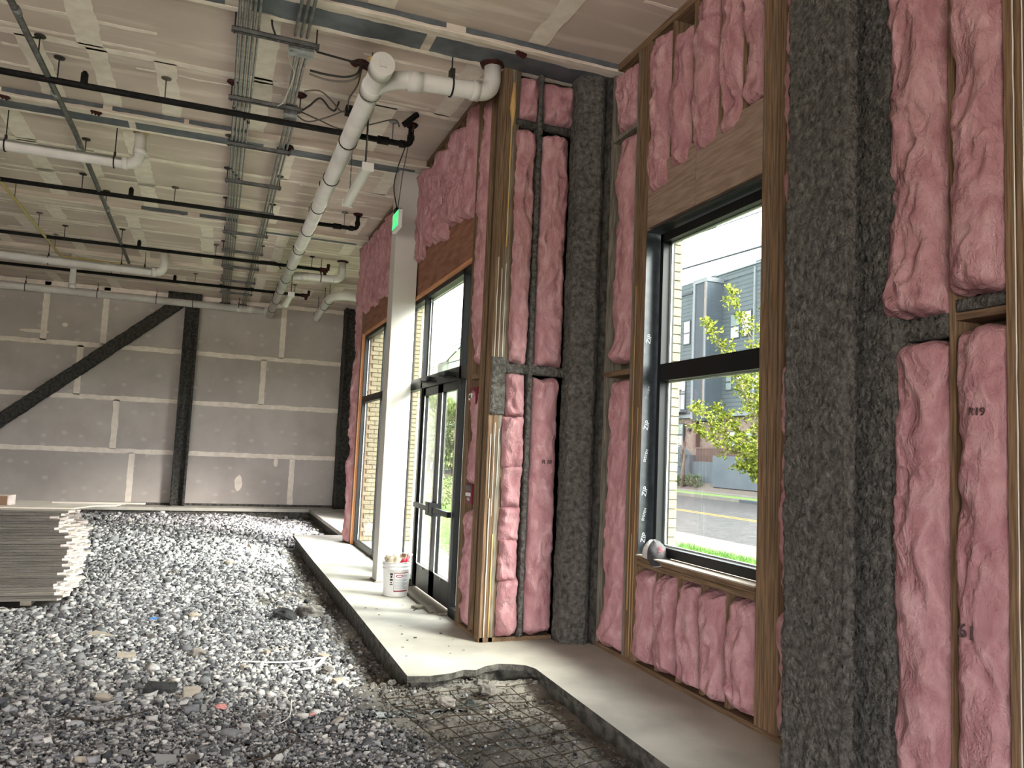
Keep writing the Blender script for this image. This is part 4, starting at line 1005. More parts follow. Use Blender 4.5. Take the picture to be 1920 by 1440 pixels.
# strip lights
def striplight(x, y0, y1, z, label, cz):
    s = thing('strip_light', (x, (y0 + y1) / 2, z), label, 'light', 'hanging strip lights')
    box('housing', 'white', x - .035, x + .035, y0, y1, z + .03, z + .065, s)
    n = 10; prof = [(x + .055 * math.cos(PI + PI * k / n), z + .03 + .045 * math.sin(PI + PI * k / n)) for k in range(n + 1)]
    MB().add([(px, y, pz) for y in (y0 + .01, y1 - .01) for px, pz in prof], [tuple(range(n + 1)), tuple(range(2 * n + 1, n, -1))] + [(k, n + 1 + k, n + 2 + k, k + 1) for k in range(n)] + [(0, n, 2 * n + 1, n + 1)], False).build('diffuser', 'strip', s)
    MB().box(x - .057, x + .057, y0 - .01, y0 + .01, z - .018, z + .067).build('end_cap', 'white', s); MB().box(x - .057, x + .057, y1 - .01, y1 + .01, z - .018, z + .067).build('end_cap', 'white', s)
    for y in (y0 + .12, y1 - .12):
        m = MB(); k = 0; zz = z + .065; top = H - .02
        while zz < top - .001:
            m.tube([(x, y, zz), (x, y, min(top, zz + .035))], .0035 if k % 2 else .0055, 5); zz += .035; k += 1
        m.build('chain', 'galvdark', s)
    MB().tube([(x + .02, y0 + .3, z + .06), (x + .02, y0 + .3, H - .02)], .006, 6).build('power_cord', 'cable', s)
striplight(1.21, 7.42, 8.66, 4.27, 'white strip light hanging by chains beside the white column', 0)
striplight(1.13, 14.5, 15.75, 4.25, 'white strip light hanging far back near the white main pipe', 0)
# exit sign
ex = thing('exit_sign', (1.82, 9.0, 4.2), 'green exit sign hanging beside the white column', 'sign')
box('housing', 'white', 1.802, 1.845, 8.70, 9.02, 4.12, 4.335, ex)
box('sign_face', 'green', 1.797, 1.802, 8.715, 9.005, 4.15, 4.325, ex)
text_mesh('EXIT', .14, 'white', 'lettering', ex, frame_mtx((0, -1, 0), (0, 0, 1), (1.7965, 8.86, 4.237)))
box('canopy', 'blackpipe', 1.785, 1.86, 8.80, 8.92, 4.335, 4.375, ex)
MB().tube([(1.82, 8.86, 4.37), (1.80, 8.6, 4.7), (1.785, 8.3, 4.95), (1.77, 8.0, 5.05)], .006, 6).build('stem', 'cablegrey', ex)
MB().tube(spline([(1.815, 8.86, 4.37), (1.75, 8.8, 4.6), (1.76, 8.7, 4.8), (1.79, 8.5, 4.98), (1.76, 8.1, 5.04)], 6), .007, 6).build('power_cord', 'cable', ex)
tb = thing('emergency_box', (1.72, 7.95, 4.98), 'small dark box tilted under the ceiling near the pipe end', 'box')
MB().bar((1.62, 7.85, 4.96), (1.76, 7.8, 5.09), .06, .04).build('casing', 'blackpipe', tb)

# red alarm boxes in the stud cavity beside the door
for z0, z1, lab in ((2.02, 2.18, 'upper red fire alarm device in the stud cavity'), (1.12, 1.30, 'lower red fire alarm pull station in the stud cavity')):
    rb = thing('alarm_box', (2.21, 6.81, z0), lab, 'alarm', 'red alarm devices by the doors')
    box('back_box', 'redbox', 2.195, 2.27, 6.72, 6.90, z0, z1, rb)
    if z0 > 2: box('strobe', 'whiteplastic', 2.165, 2.195, 6.77, 6.85, z0 + .04, z0 + .10, rb); box('strobe_window', 'blackpipe', 2.162, 2.165, 6.79, 6.83, z0 + .055, z0 + .085, rb)
    else:
        box('pull_handle', 'whiteplastic', 2.185, 2.195, 6.75, 6.87, z0 + .07, z0 + .10, rb); box('cover_plate', 'galvdark', 2.188, 2.195, 6.74, 6.88, z0 + .12, z0 + .165, rb)
        text_mesh('FIRE', .04, 'print', 'lettering', rb, frame_mtx((0, -1, 0), (0, 0, 1), (2.1945, 6.81, z0 + .04)))

# ================================================================== BUCKET, CAP, STACK, DEBRIS
bx, by = 1.965, 8.52
bk = thing('bucket', (bx, by, 0), 'white plastic bucket with a red bordered label, full of tools', 'bucket')
MB().lathe([(0, .001), (.128, .001), (.132, .012), (.146, .285), (.153, .29), (.153, .302), (.147, .305), (.149, .325), (.157, .328), (.157, .342), (.15, .345), (.151, .36), (.157, .362), (.157, .37), (.147, .37), (.140, .34), (.126, .02), (0, .02)], bx, by, 0, 32).build('pail', 'whiteplastic', bk)
def lab(a0, a1, z0, z1, mat, nm, off=.0015, par=None):
    n = 12; vs = []
    for z in (z0, z1):
        r = .132 + (.146 - .132) * (z - .012) / .273 + off
        for k in range(n + 1):
            a = a0 + (a1 - a0) * k / n; vs.append((bx + r * math.cos(a), by + r * math.sin(a), z))
    for z in (z0, z1):
        r = .132 + (.146 - .132) * (z - .012) / .273 + off - .001
        for k in range(n + 1):
            a = a0 + (a1 - a0) * k / n; vs.append((bx + r * math.cos(a), by + r * math.sin(a), z))
    w = n + 1
    return MB().add(vs, [(k, k + 1, w + k + 1, w + k) for k in range(n)] + [(2 * w + k, 3 * w + k, 3 * w + k + 1, 2 * w + k + 1) for k in range(n)], True).build(nm, mat, par or bk)
MT['labelred'] = M('dark_red_label', (.22, .02, .035), .5); MT['labelwhite'] = M('label_white', (.66, .66, .66), .5); MT['labelgrey'] = M('label_print', (.2, .21, .23), .6); MT['labelblack'] = M('label_black', (.03, .03, .035), .5)
A0, A1 = math.radians(-112), math.radians(-42)
lb = lab(A0, A1, .06, .262, 'labelred', 'label')
lab(A0 + .035, A1 - .035, .074, .254, 'labelwhite', 'label_panel', .002, lb)
for k in range(11):
    z = .088 + k * .0105; e = A1 - .10 - (.25 if k in (3, 7) else 0) - .1 * (k % 3 == 1)
    lab(A0 + .08, e, z, z + .0042, 'labelgrey', 'print_line', .0026, lb)
lab(A0 + .78, A1 - .08, .228, .236, 'labelgrey', 'print_line', .0026, lb); lab(A0 + .78, A1 - .14, .216, .221, 'labelgrey', 'print_line', .0026, lb)
n = 20
def oval(ra, rz, mat, off, nm):
    vs = []
    for k in range(n):
        t = 2 * PI * k / n; a = A0 + .42 + ra * math.cos(t); z = .226 + rz * math.sin(t); r = .132 + .014 * (z - .012) / .273 + off
        vs.append((bx + r * math.cos(a), by + r * math.sin(a), z))
    cc = (bx + (.144 + off) * math.cos(A0 + .42), by + (.144 + off) * math.sin(A0 + .42), .226)
    MB().add(vs + [cc], [(k, (k + 1) % n, n) for k in range(n)]).build(nm, mat, lb)
oval(.30, .016, 'labelred', .003, 'logo_oval'); oval(.22, .007, 'labelwhite', .0036, 'logo_lettering')
for k, (z, h_) in enumerate(((.235, .02), (.205, .025), (.175, .02), (.15, .012), (.13, .01))): lab(A0 - .32 + .04 * (k % 2), A0 - .08 - .05 * (k % 2), z, z + h_, 'labelblack', 'pictogram', .002)
MB().tube([(bx - .155 * math.cos(.25), by - .155 * math.sin(.25), .335)] + [(bx + .155 * math.cos(.25 + PI + PI * k / 12) , by + .155 * math.sin(.25 + PI) * math.cos(PI * k / 12), .335 + .12 * math.sin(PI * k / 12)) for k in range(1, 12)] + [(bx + .155 * math.cos(.25), by + .155 * math.sin(.25), .335)], .003, 6).build('handle', 'galv', bk)
# tools and rags standing in the bucket
def tool(name, label, parts, cat='tool'):
    t = thing(name, (bx, by, .3), label, cat, 'tools in the bucket')
    for nm, mat, mb in parts: mb.build(nm, mat, t)
MT['cream'] = M('cream_rag', (.55, .47, .34), .95, col2=(.66, .60, .48), scale=12); MT['brightred'] = M('red_plastic', (.42, .02, .035), .35)
MT['handlewood'] = M('brown_wood_handle', (.20, .12, .07), .7)
for k, (dx, dy, dz, rr) in enumerate(((-.07, -.05, .37, .055), (-.02, -.075, .385, .05), (.0, .04, .38, .06), (-.085, .03, .39, .05))):
    vs, fs = [], []
    na, nb_ = 14, 9
    for i in range(nb_ + 1):
        for j in range(na):
            th, ph = PI * i / nb_, 2 * PI * j / na; r = rr * (1 + .35 * nz(3 * math.sin(th) * math.cos(ph) + k * 9, 3 * math.sin(th) * math.sin(ph), 3 * math.cos(th)))
            vs.append((bx + dx + r * math.sin(th) * math.cos(ph), by + dy + r * math.sin(th) * math.sin(ph), dz + .8 * r * math.cos(th)))
    fs = [(i * na + j, (i + 1) * na + j, (i + 1) * na + (j + 1) % na, i * na + (j + 1) % na) for i in range(nb_) for j in range(na)]
    tag(MB().add(vs, fs, True).build('rag', 'cream'), ('crumpled cream rag at the left rim of the bucket', 'crumpled cream rag at the front of the bucket', 'crumpled cream rag in the middle of the bucket', 'crumpled cream rag at the back left of the bucket')[k], 'rag', 'rags in the bucket')
tool('scraper', 'square brown ended tool sticking out of the bucket', [('blade', 'cream', MB().bar((bx + .03, by - .04, .34), (bx + .06, by - .05, .44), .07, .02, (0, 1, 0))), ('block', 'handlewood', MB().bar((bx + .052, by - .062, .42), (bx + .062, by - .064, .455), .045, .012, (0, 1, 0)))])
tool('caulk_tube', 'red and white sealant tube leaning out of the bucket', [('tube', 'brightred', MB().tube([(bx + .05, by - .02, .33), (bx + .12, by - .02, .42)], .026, 14)), ('cap', 'whiteplastic', MB().tube([(bx + .12, by - .02, .42), (bx + .148, by - .02, .456)], .027, 14)), ('nozzle', 'whiteplastic', MB().tube([(bx + .09, by + .03, .42), (bx + .145, by + .04, .485)], [.012, .004], 8))])
tool('brush', 'red handled brush lying in the bucket', [('handle', 'brightred', MB().tube([(bx + .0, by - .09, .365), (bx + .07, by - .085, .39)], .018, 10)), ('bristles', 'cream', MB().bar((bx - .02, by - .10, .36), (bx - .05, by - .11, .37), .05, .02))])
# short planks by the threshold
tag(MB().bar((2.13, 8.9, .02), (2.12, 7.55, .02), .06, .022).build('wood_strip', 'woodgrey'), 'thin wood strip lying along the door threshold', 'plank')
tag(MB().bar((2.0, 7.78, .016), (2.15, 7.88, .016), .10, .02).build('wood_offcut', 'woodgrey'), 'short wood offcut on the slab before the doors', 'plank')

# cap on the window sill
cp = thing('baseball_cap', (3.23, 5.30, .853), 'grey and charcoal mesh cap lying on the window sill', 'cap')
cc = Vector((3.195, 5.235, .868))
fwd = Vector((.02, -1, -.12)).normalized(); upv = Vector((-.22, -.1, 1)).normalized(); rt = fwd.cross(upv).normalized(); upv = rt.cross(fwd)
def dome(a0, a1, mat, nm, r=.092, hh=.118, seed=0):
    na, nb_ = 18, 8; vs = []
    for i in range(nb_ + 1):
        th = PI / 2 * i / nb_
        for j in range(na + 1):
            a = a0 + (a1 - a0) * j / na
            d = 1 + .05 * nz(math.cos(a) * 2 + seed, math.sin(a) * 2, th * 2)
            p = cc + (fwd * math.cos(a) * 1.12 + rt * math.sin(a)) * r * math.cos(th) * d + upv * hh * math.sin(th) * d
            vs.append(p)
    w = na + 1
    ins = [cc + (v - cc) * .965 for v in vs]; N_ = len(vs)
    fs = [(i * w + j, i * w + j + 1, (i + 1) * w + j + 1, (i + 1) * w + j) for i in range(nb_) for j in range(na)]
    fs += [tuple(N_ + q for q in reversed(f)) for f in fs]
    return MB().add(vs + ins, fs, True).build(nm, mat, cp)
dome(-1.25, 1.25, 'capdark', 'front_panel'); dome(1.25, 2 * PI - 1.25, 'capwhite', 'mesh_back', seed=4)
n = 16; vs = []
for th_ in (0, 1):
    for i in range(5):
        t = i / 4
        for j in range(n + 1):
            a = -1.2 + 2.4 * j / n
            p = cc + (fwd * math.cos(a) * 1.12 + rt * math.sin(a)) * .092 + fwd * .10 * t * max(0, math.cos(a)) ** .5 - upv * (.012 * t + .035 * t * math.sin(a) ** 2 + .004 * th_)
            vs.append(p)
w = n + 1; q = 5 * w
fs = [(i * w + j, i * w + j + 1, (i + 1) * w + j + 1, (i + 1) * w + j) for i in range(4) for j in range(n)]
fs += [tuple(q + x for x in reversed(f)) for f in fs] + [(4 * w + j, 4 * w + j + 1, q + 4 * w + j + 1, q + 4 * w + j) for j in range(n)]
MB().add(vs, fs, True).build('brim', 'capdark', cp)
MB().tube([vs[4 * w + j] for j in range(n + 1)], .0025, 5).build('brim_edge', 'capwhite', cp)
m = MB()
for k in range(4): m.tube([cc + (fwd * math.cos(a) * 1.12 + rt * math.sin(a)) * .0945 * math.cos(.45 + .1 * k) + upv * .122 * math.sin(.45 + .1 * k) for a in (-.35 + .05 * k, -.1, .1, .3 - .06 * k)], .0022, 5)
m.build('embroidery', 'redcloth', cp)

# stack of drywall sheets at the left
random.seed(11)
SY0, SY1 = 9.12, 10.35
zz = -.105; cnt = 32
for k in range(2): pass
sh = .0282
meshes = []
for v in range(5):
    xe = -1.36
    pts = [(-4.0, SY0)]
    x = xe + random.uniform(-.05, .04); pts.append((x - .02, SY0)); y = SY0 + .04
    front = []
    while y < SY1 - .05:
        front.append((xe + random.uniform(-.07, .06) + .16 * (y - SY0) / 1.23 * .0, y)); y += random.uniform(.05, .13)
    pts += front + [(xe + random.uniform(-.04, .03), SY1), (-4.0, SY1)]
    m = MB().prism(pts, 0, sh - .0045)
    ob = m.build('drywall_sheet', 'board_edge', origin=(-2.5, 9.7, 0))
    ob.data.materials.append(MT['gypsum']); ob.data.materials.append(MT['boardtop'])
    n = len(pts)
    for pi, p in enumerate(ob.data.polygons):
        if pi == 1: p.material_index = 2
        elif 2 + 1 <= pi <= 2 + n - 3: p.material_index = 1
    meshes.append(ob.data); bpy.data.objects.remove(ob)
for k in range(cnt):
    o = bpy.data.objects.new('drywall_sheet', meshes[(k * 3) % 5]); COL.objects.link(o)
    t = k / (cnt - 1)
    o.location = (-2.5 + .02 * math.sin(k * 1.9) + .06 * (abs(t - .5) < .3) - .04 * (.75 < t < .95) + (.02 if t < .08 else 0) + random.uniform(-.012, .012), 9.7 + random.uniform(-.012, .012), zz + .02 + k * sh)
    if k == 0: lab_ = 'grey drywall sheet at the very bottom of the stack'
    elif k == cnt - 1: lab_ = 'grey drywall sheet at the top of the stack, under the offcuts'
    else: lab_ = 'grey drywall sheet in the left stack, %s from the bottom' % ('second third fourth fifth sixth seventh eighth ninth tenth eleventh twelfth thirteenth fourteenth fifteenth sixteenth seventeenth eighteenth nineteenth twentieth twenty-first twenty-second twenty-third twenty-fourth twenty-fifth twenty-sixth twenty-seventh twenty-eighth twenty-ninth thirtieth thirty-first'.split()[k - 1])
    tag(o, lab_, 'drywall', 'drywall sheets in the stack'); ORG[o.name] = o.location.copy()
for x in (-3.4, -2.4, -1.65): tag(box('spacer_block', 'tan', x - .05, x + .05, SY0 + .12, SY1 - .1, -.15, zz + .018), {-3.4: 'support block under the left part of the drywall stack', -2.4: 'support block under the middle of the drywall stack', -1.65: 'support block under the right end of the drywall stack'}[x], 'block', 'support blocks under the stack')
ZS = zz + .02 + cnt * sh
o = tag(MB().prism([(-4.0, 9.3), (-1.3, 9.25), (-1.16, 9.6), (-.95, 9.7), (-.86, 10.1), (-4.0, 10.3)], ZS, ZS + .014).build('drywall_offcut', 'boardtop'), 'ivory drywall offcut overhanging the top of the stack', 'drywall')
o = tag(MB().prism([(-1.6, 9.85), (-.68, 9.83), (-.67, 9.90), (-1.6, 9.93)], ZS + .014, ZS + .03).build('drywall_strip', 'boardtop'), 'narrow ivory drywall strip sticking out past the stack', 'drywall')
sb = thing('drywall_scrap', (-2.2, 9.7, ZS + .014), 'small block of drywall scrap with brown face on the stack', 'scrap')
MB().prism([(-2.4, 9.45), (-1.93, 9.45), (-1.90, 9.62), (-2.4, 9.62)], ZS + .014, ZS + .115).build('block', 'gypsum', sb); box('brown_face', 'handlewood', -2.4, -1.94, 9.444, 9.45, ZS + .016, ZS + .11, sb)

# ---- gravel
def stones(cnt, xr, yr, size, seed, keep):
    r = np.random.default_rng(seed)
    x = r.uniform(*xr, cnt); y = r.uniform(*yr, cnt)
    k = keep(x, y, r); x, y = x[k], y[k]; n_ = len(x)
    s = size * r.lognormal(0, .35, n_)
    base = np.array([(-1, -1, -1), (1, -1, -1), (1, 1, -1), (-1, 1, -1), (-.8, -.8, 1), (.8, -.8, 1), (.8, .8, 1), (-.8, .8, 1)], float)
    faces = np.array([(0, 2, 1), (0, 3, 2), (4, 5, 6), (4, 6, 7), (0, 1, 5), (0, 5, 4), (1, 2, 6), (1, 6, 5), (2, 3, 7), (2, 7, 6), (3, 0, 4), (3, 4, 7)])
    v = (base[None] + r.uniform(-.55, .55, (n_, 8, 3))) * s[:, None, None] * np.array([.85, .66, .5]) * r.uniform(.65, 1.35, (n_, 1, 3))
    a = r.uniform(0, 2 * PI, n_); b = r.normal(0, .6, n_)
    ca, sa, cb, sb_ = np.cos(a), np.sin(a), np.cos(b), np.sin(b)
    X, Y, Z = v[..., 0], v[..., 1], v[..., 2]
    Y2 = Y * cb[:, None] - Z * sb_[:, None]; Z2 = Y * sb_[:, None] + Z * cb[:, None]
    X3 = X * ca[:, None] - Y2 * sa[:, None]; Y3 = X * sa[:, None] + Y2 * ca[:, None]
    gz = np.array([floor_z(float(p), float(q)) for p, q in zip(x, y)]) + .035 * np.clip((1.15 - x) / .7, 0, 1)
    V = np.stack([X3 + x[:, None], Y3 + y[:, None], Z2 + (gz + s * .25 + r.uniform(0, .018, n_))[:, None]], -1).reshape(-1, 3)
    F = (faces[None] + 8 * np.arange(n_)[:, None, None]).reshape(-1, 3)
    return V, F
def keep(x, y, r):
    edge = np.where(y > 14.35, 2.26, 1.36); edge = np.where(y > 5.62, edge, 1.10 + .38 * np.clip(5.35 - y, 0, 1.2))
    left = -.2 * y - 2.0
    p = np.clip((edge - x) / .40, 0.14, 1)
    sandy = np.array([nz(a * .9, b * .9, 4.4) for a, b in zip(x, y)])
    p = np.where(x > edge, np.where(y > 5.62, .14, .035), p)
    p = np.where((x > .55) & (y > 7.5) & (y < 13), p * np.clip(.75 - 1.4 * sandy, .12, 1), p)
    return (x < np.where(y > 5.62, edge + .02, edge + .7)) & (x > left) & (r.uniform(0, 1, len(x)) < p) & ~((x < -1.3) & (y > SY0 - .05) & (y < SY1 + .05))
VV, FF, off = [], [], 0
for args in ((62000, (-2.6, 2.25), (3.2, 5.62), .0092, 1), (44000, (-3.2, 1.40), (5.62, 8.5), .0135, 2), (36000, (-4.2, 1.40), (8.5, 13.0), .0175, 3), (22000, (-6, 2.2), (13.0, 19.9), .023, 4),
             (1300, (-3.4, 1.2), (3.2, 9.0), .022, 5)):
    V, F = stones(*args, keep); VV.append(V); FF.append(F + off); off += len(V)
V = np.concatenate(VV); F = np.concatenate(FF)
me = bpy.data.meshes.new('gravel'); me.vertices.add(len(V)); me.vertices.foreach_set('co', V.astype(np.float32).ravel())
me.loops.add(F.size); me.loops.foreach_set('vertex_index', F.astype(np.int32).ravel())
me.polygons.add(len(F)); me.polygons.foreach_set('loop_start', np.arange(0, F.size, 3, dtype=np.int32)); me.polygons.foreach_set('loop_total', np.full(len(F), 3, dtype=np.int32))
me.update(); me.validate()
gr = _link('gravel', me, 'gravel', None, (0, 0, 0)); tag(gr, 'loose grey crushed gravel covering the unfinished floor', 'gravel', kind='stuff')

def keep2(x, y, r): return (x > 1.15 + .2 * np.clip(5.2 - y, 0, 1)) & (x < 2.36) & (r.uniform(0, 1, len(x)) < .25 + .75 * np.array([max(0, nz(a * 3, b * 3, 7)) for a, b in zip(x, y)]))
def keep3(x, y, r): return r.uniform(0, 1, len(x)) < .8
VV, FF, off = [], [], 0
for args, kp in (((9000, (1.1, 2.36), (3.3, 5.6), .0055, 21), keep2), ((700, (1.1, 2.36), (3.3, 5.6), .014, 22), keep2), ((9000, (1.15, 1.43), (5.5, 14.0), .009, 23), keep3)):
    V, F = stones(*args, kp); VV.append(V); FF.append(F + off); off += len(V)
me = bpy.data.meshes.new('dirt_crumbs'); me.from_pydata(np.concatenate(VV).tolist(), [], np.concatenate(FF).tolist()); me.update()
tag(_link('dirt_crumbs', me, 'dirt', None, (0, 0, 0)), 'brown dirt crumbs in the pocket and trench beside the slab', 'dirt', kind='stuff')

# ---- debris on the gravel
def gz(x, y): return floor_z(x, y) + .035 * min(1, max(0, (1.15 - x) / .7)) + .008
def rock(x, y, s, label, mat='rock', sq=.62, group='rocks on the gravel', seed=0):
    na, nb_ = 12, 8; vs = []
    for i in range(nb_ + 1):
        for j in range(na):
            th, ph = PI * i / nb_, 2 * PI * j / na; dx, dy, dz = math.sin(th) * math.cos(ph), math.sin(th) * math.sin(ph), math.cos(th)
            r = s * (1 + .45 * nz(dx * 1.3 + seed * 3.3, dy * 1.3, dz * 1.3) + .2 * nz(dx * 3.5, dy * 3.5 + seed, dz * 3.5))
            vs.append((x + r * dx * 1.15, y + r * dy, gz(x, y) + s * sq * .75 + r * dz * sq))
    return tag(MB().add(vs, [(i * na + j, (i + 1) * na + j, (i + 1) * na + (j + 1) % na, i * na + (j + 1) % na) for i in range(nb_) for j in range(na)]).build('rock', mat), label, 'rock', group)
rock(1.05, 8.35, .115, 'large brown rock beside the slab edge', seed=2)
rock(.78, 8.2, .10, 'dark angular rock beside the large brown rock', 'darkrock', seed=5)
rock(.0, 6.95, .055, 'grey stone chunk in the middle of the gravel', seed=7)
rock(-.05, 8.3, .05, 'pale pointed stone on the gravel', 'tan', seed=8)
rock(.35, 11.9, .075, 'pale stone on the gravel far from the camera', 'tan', seed=9)
rock(-.35, 11.0, .05, 'small grey stone near the far gravel', seed=10)
rock(.95, 6.3, .05, 'small stone at the slab edge', seed=12)
rock(.28, 4.35, .06, 'stone at the bottom of the gravel', 'darkrock', seed=14)
rock(-.25, 3.95, .07, 'brown stone at the lower left of the gravel', seed=15)
rock(1.6, 5.28, .07, 'broken concrete lump under the slab corner', 'rock', seed=17); rock(1.95, 5.38, .06, 'broken concrete lump under the jagged slab edge', 'rock', seed=18)
def slabby(name, label, x, y, w, d, h, rz, mat, cat='scrap', tilt=.1):
    m = MB(); m.prism([(-w / 2, -d / 2), (w * .42, -d / 2 * .9), (w / 2, d * .38), (-w * .38, d / 2)], 0, h)
    o = m.build(name, mat, origin=(0, 0, 0)); o.location = (x, y, gz(x, y) + .012); o.rotation_euler = (tilt, tilt * .6, rz); ORG[o.name] = o.location.copy()
    return tag(o, label, cat, 'scraps on the gravel')
slabby('board_scrap', 'dark curled board scrap on the gravel', -.22, 5.95, .22, .11, .05, .1, 'darkrock', tilt=.2)
slabby('wood_scrap', 'tan wood block beside the dark board scrap', -.02, 5.86, .12, .08, .05, .3, 'tan')
slabby('drywall_chip', 'tan drywall chip left of centre on the gravel', -.52, 6.95, .15, .12, .02, .2, 'tan')
slabby('drywall_chip', 'curled pale drywall chip near the stack', -.78, 7.65, .2, .08, .02, -.4, 'tan', tilt=.25)
slabby('drywall_chip', 'flat grey sheet scrap low on the gravel', -.12, 4.72, .12, .11, .012, .15, 'bluegrey', tilt=.15)
slabby('drywall_chip', 'cream chip near the slab corner', 1.0, 6.05, .09, .07, .02, .5, 'tan')
slabby('drywall_chip', 'white chip beside the slab corner', 1.12, 5.95, .06, .03, .015, .2, 'whitescrap')
slabby('drywall_chip', 'tan chip beside the slab edge', .98, 6.75, .1, .07, .02, .9, 'tan')
slabby('drywall_chip', 'pale chip left on the gravel', -.55, 5.85, .1, .05, .03, -.2, 'tan', tilt=.3)
slabby('drywall_chip', 'white chip on the sandy patch', .75, 9.8, .14, .08, .02, .3, 'whitescrap')
slabby('drywall_chip', 'small white chip by the back ledge', 1.25, 19.7, .3, .1, .03, .1, 'whitescrap')
slabby('board_scrap', 'pale slab of board lying upright by the far slab end', .72, 13.6, .2, .12, .05, .7, 'tan', tilt=.5)
slabby('plastic_bit', 'small blue plastic bit on the gravel', -.40, 8.2, .08, .05, .015, .3, 'bluegrey')
MT['bluebit'] = M('blue_plastic', (.10, .25, .55), .5); bpy.data.objects[list(ORG)[-1]].data.materials[0] = MT['bluebit']
MT['coral'] = M('pink_foam', (.60, .26, .24), .8); rock(.17, 5.55, .032, 'small pink foam ball on the gravel', 'coral', seed=21); rock(.72, 5.3, .02, 'tiny pink foam bit near the slab', 'coral', seed=22)
random.seed(23)
REFS = [('the dark curled board scrap', -.22, 5.95), ('the tan wood block', -.02, 5.86), ('the large brown rock', 1.05, 8.35), ('the flat grey sheet scrap', -.12, 4.72), ('the pink foam ball', .17, 5.55),
        ('the blue plastic bit', -.40, 8.2), ('the long white strap', .6, 6.55), ('the grey stone chunk', 0, 6.95), ('the curled pale chip', -.78, 7.65), ('the pale pointed stone', -.05, 8.3), ('the left black wire', -.5, 5.4)]
SEEN = set()
for k in range(16):
    while True:
        yy = random.uniform(4.3, 9.0); xx = random.uniform(-.17 * yy, .9); mt_ = random.choice(['tan', 'bluegrey', 'rock'])
        nm_, rx_, ry_ = min(REFS, key=lambda r: (r[1] - xx) ** 2 + (r[2] - yy) ** 2)
        side_ = ('left of' if xx < rx_ else 'right of') if abs(xx - rx_) > abs(yy - ry_) else ('nearer than' if yy < ry_ else 'beyond')
        lab_ = 'small %s rubble chip %s %s' % ({'tan': 'tan', 'bluegrey': 'pale grey', 'rock': 'brown'}[mt_], side_, nm_)
        if lab_ not in SEEN: break
    SEEN.add(lab_)
    slabby('rubble_chip', lab_, xx, yy, random.uniform(.04, .09), random.uniform(.03, .06), random.uniform(.012, .03), random.uniform(0, 3), mt_, tilt=random.uniform(-.2, .3))['group'] = 'rubble chips'
def strap(pts, w, label, mat='whitescrap'):
    P = spline([(x, y, gz(x, y) + .02 + dz) for x, y, dz in pts], 6); m = MB()
    for i in range(len(P) - 1): m.bar(P[i], P[i + 1] + (P[i + 1] - P[i]) * .15, w, .003)
    return tag(m.build('plastic_strap', mat), label, 'strap', 'straps and wires on the gravel')
strap([(.33, 6.62, .01), (.55, 6.52, .02), (.78, 6.56, .01), (.95, 6.62, .02)], .034, 'long white strap on the gravel near the slab')
strap([(.98, 6.66, .02), (.88, 6.4, .01), (.72, 6.33, .01)], .036, 'bent white strap crossing the end of the long strap')
strap([(.62, 12.1, .0), (.72, 12.6, .05), (.82, 12.7, .02)], .05, 'curved white strip on the far gravel')
def wire(pts, r, label, mat='rebar', lift=.025):
    return tag(MB().tube(spline([(x, y, gz(x, y) + lift) for x, y in pts], 6), r, 5).build('loose_wire', mat), label, 'wire', 'straps and wires on the gravel')
wire([(-.75, 5.55), (-.5, 5.4), (-.25, 5.55)], .004, 'thin black wire lying on the left gravel')
wire([(-.7, 5.75), (-.55, 5.7), (-.4, 5.85)], .004, 'thin white wire lying on the left gravel', 'whitescrap')
wire([(.62, 5.6), (.58, 5.3), (.5, 5.15)], .004, 'thin white wire near the slab corner', 'whitescrap')
wire([(.3, 4.6), (.48, 4.7), (.6, 4.95), (.52, 5.05)], .005, 'dark curled wire on the lower gravel')
wire([(1.0, 6.2), (1.1, 6.0), (.95, 5.75)], .004, 'pale wire curling by the slab corner', 'tan')
wire([(.75, 7.1), (.55, 6.95), (.45, 6.9)], .004, 'thin pale wire on the mid gravel', 'tan')

# wire mesh and torn plastic in the broken-out slab pocket
wm = thing('wire_mesh', (1.9, 4.8, -.2), 'rusty wire mesh lying in the broken-out pocket below the slab', 'wire mesh')
def meshwire(a, b, s):
    P = []
    for k in range(25):
        t = k / 24; x = a[0] + (b[0] - a[0]) * t + .02 * nz(t * 3, s, 1); y = a[1] + (b[1] - a[1]) * t + .02 * nz(t * 3, s, 5)
        P.append((x, y, .4 * floor_z(x, y) - .6 * .105 + .012 + .02 * nz(t * 3, s, 8)))
    MB().tube(P, .0035, 5).build('wire', 'rebar', wm)
for k in range(7): meshwire((1.22 + .155 * k, 5.46), (1.55 + .13 * k, 3.6), k)
for k in range(12): meshwire((1.2 + .05 * k, 5.40 - .155 * k), (2.31, 5.50 - .155 * k), k + 20)
n = 26; vs = []
for i in range(n + 1):
    for j in range(6):
        q = i / n; wd_ = .16 + .07 * nz(i * .5, 1, 1)
        x = 1.05 + .78 * q + .02 * nz(i, j, 2); y = 5.06 + .13 * q + wd_ * j / 5 + .035 * nz(i * .8, j * .3, 3) * (j < 3)
        vs.append((x, y, floor_z(x, y) + .012 + .012 * nz(x * 9, y * 9, 1) + (.05 * max(0, nz(i * .55, 4, 4)) * (1 - j / 2) if j < 2 else 0)))
fs = [(i * 6 + j, (i + 1) * 6 + j, (i + 1) * 6 + j + 1, i * 6 + j + 1) for i in range(n) for j in range(5)]
ps = MB().add(vs, fs, True).build('plastic_sheet', 'plastic'); tag(ps, 'torn dark plastic sheet edge sticking out at the slab corner', 'plastic sheet')
sm = ps.modifiers.new('thickness', 'SOLIDIFY'); sm.thickness = .003
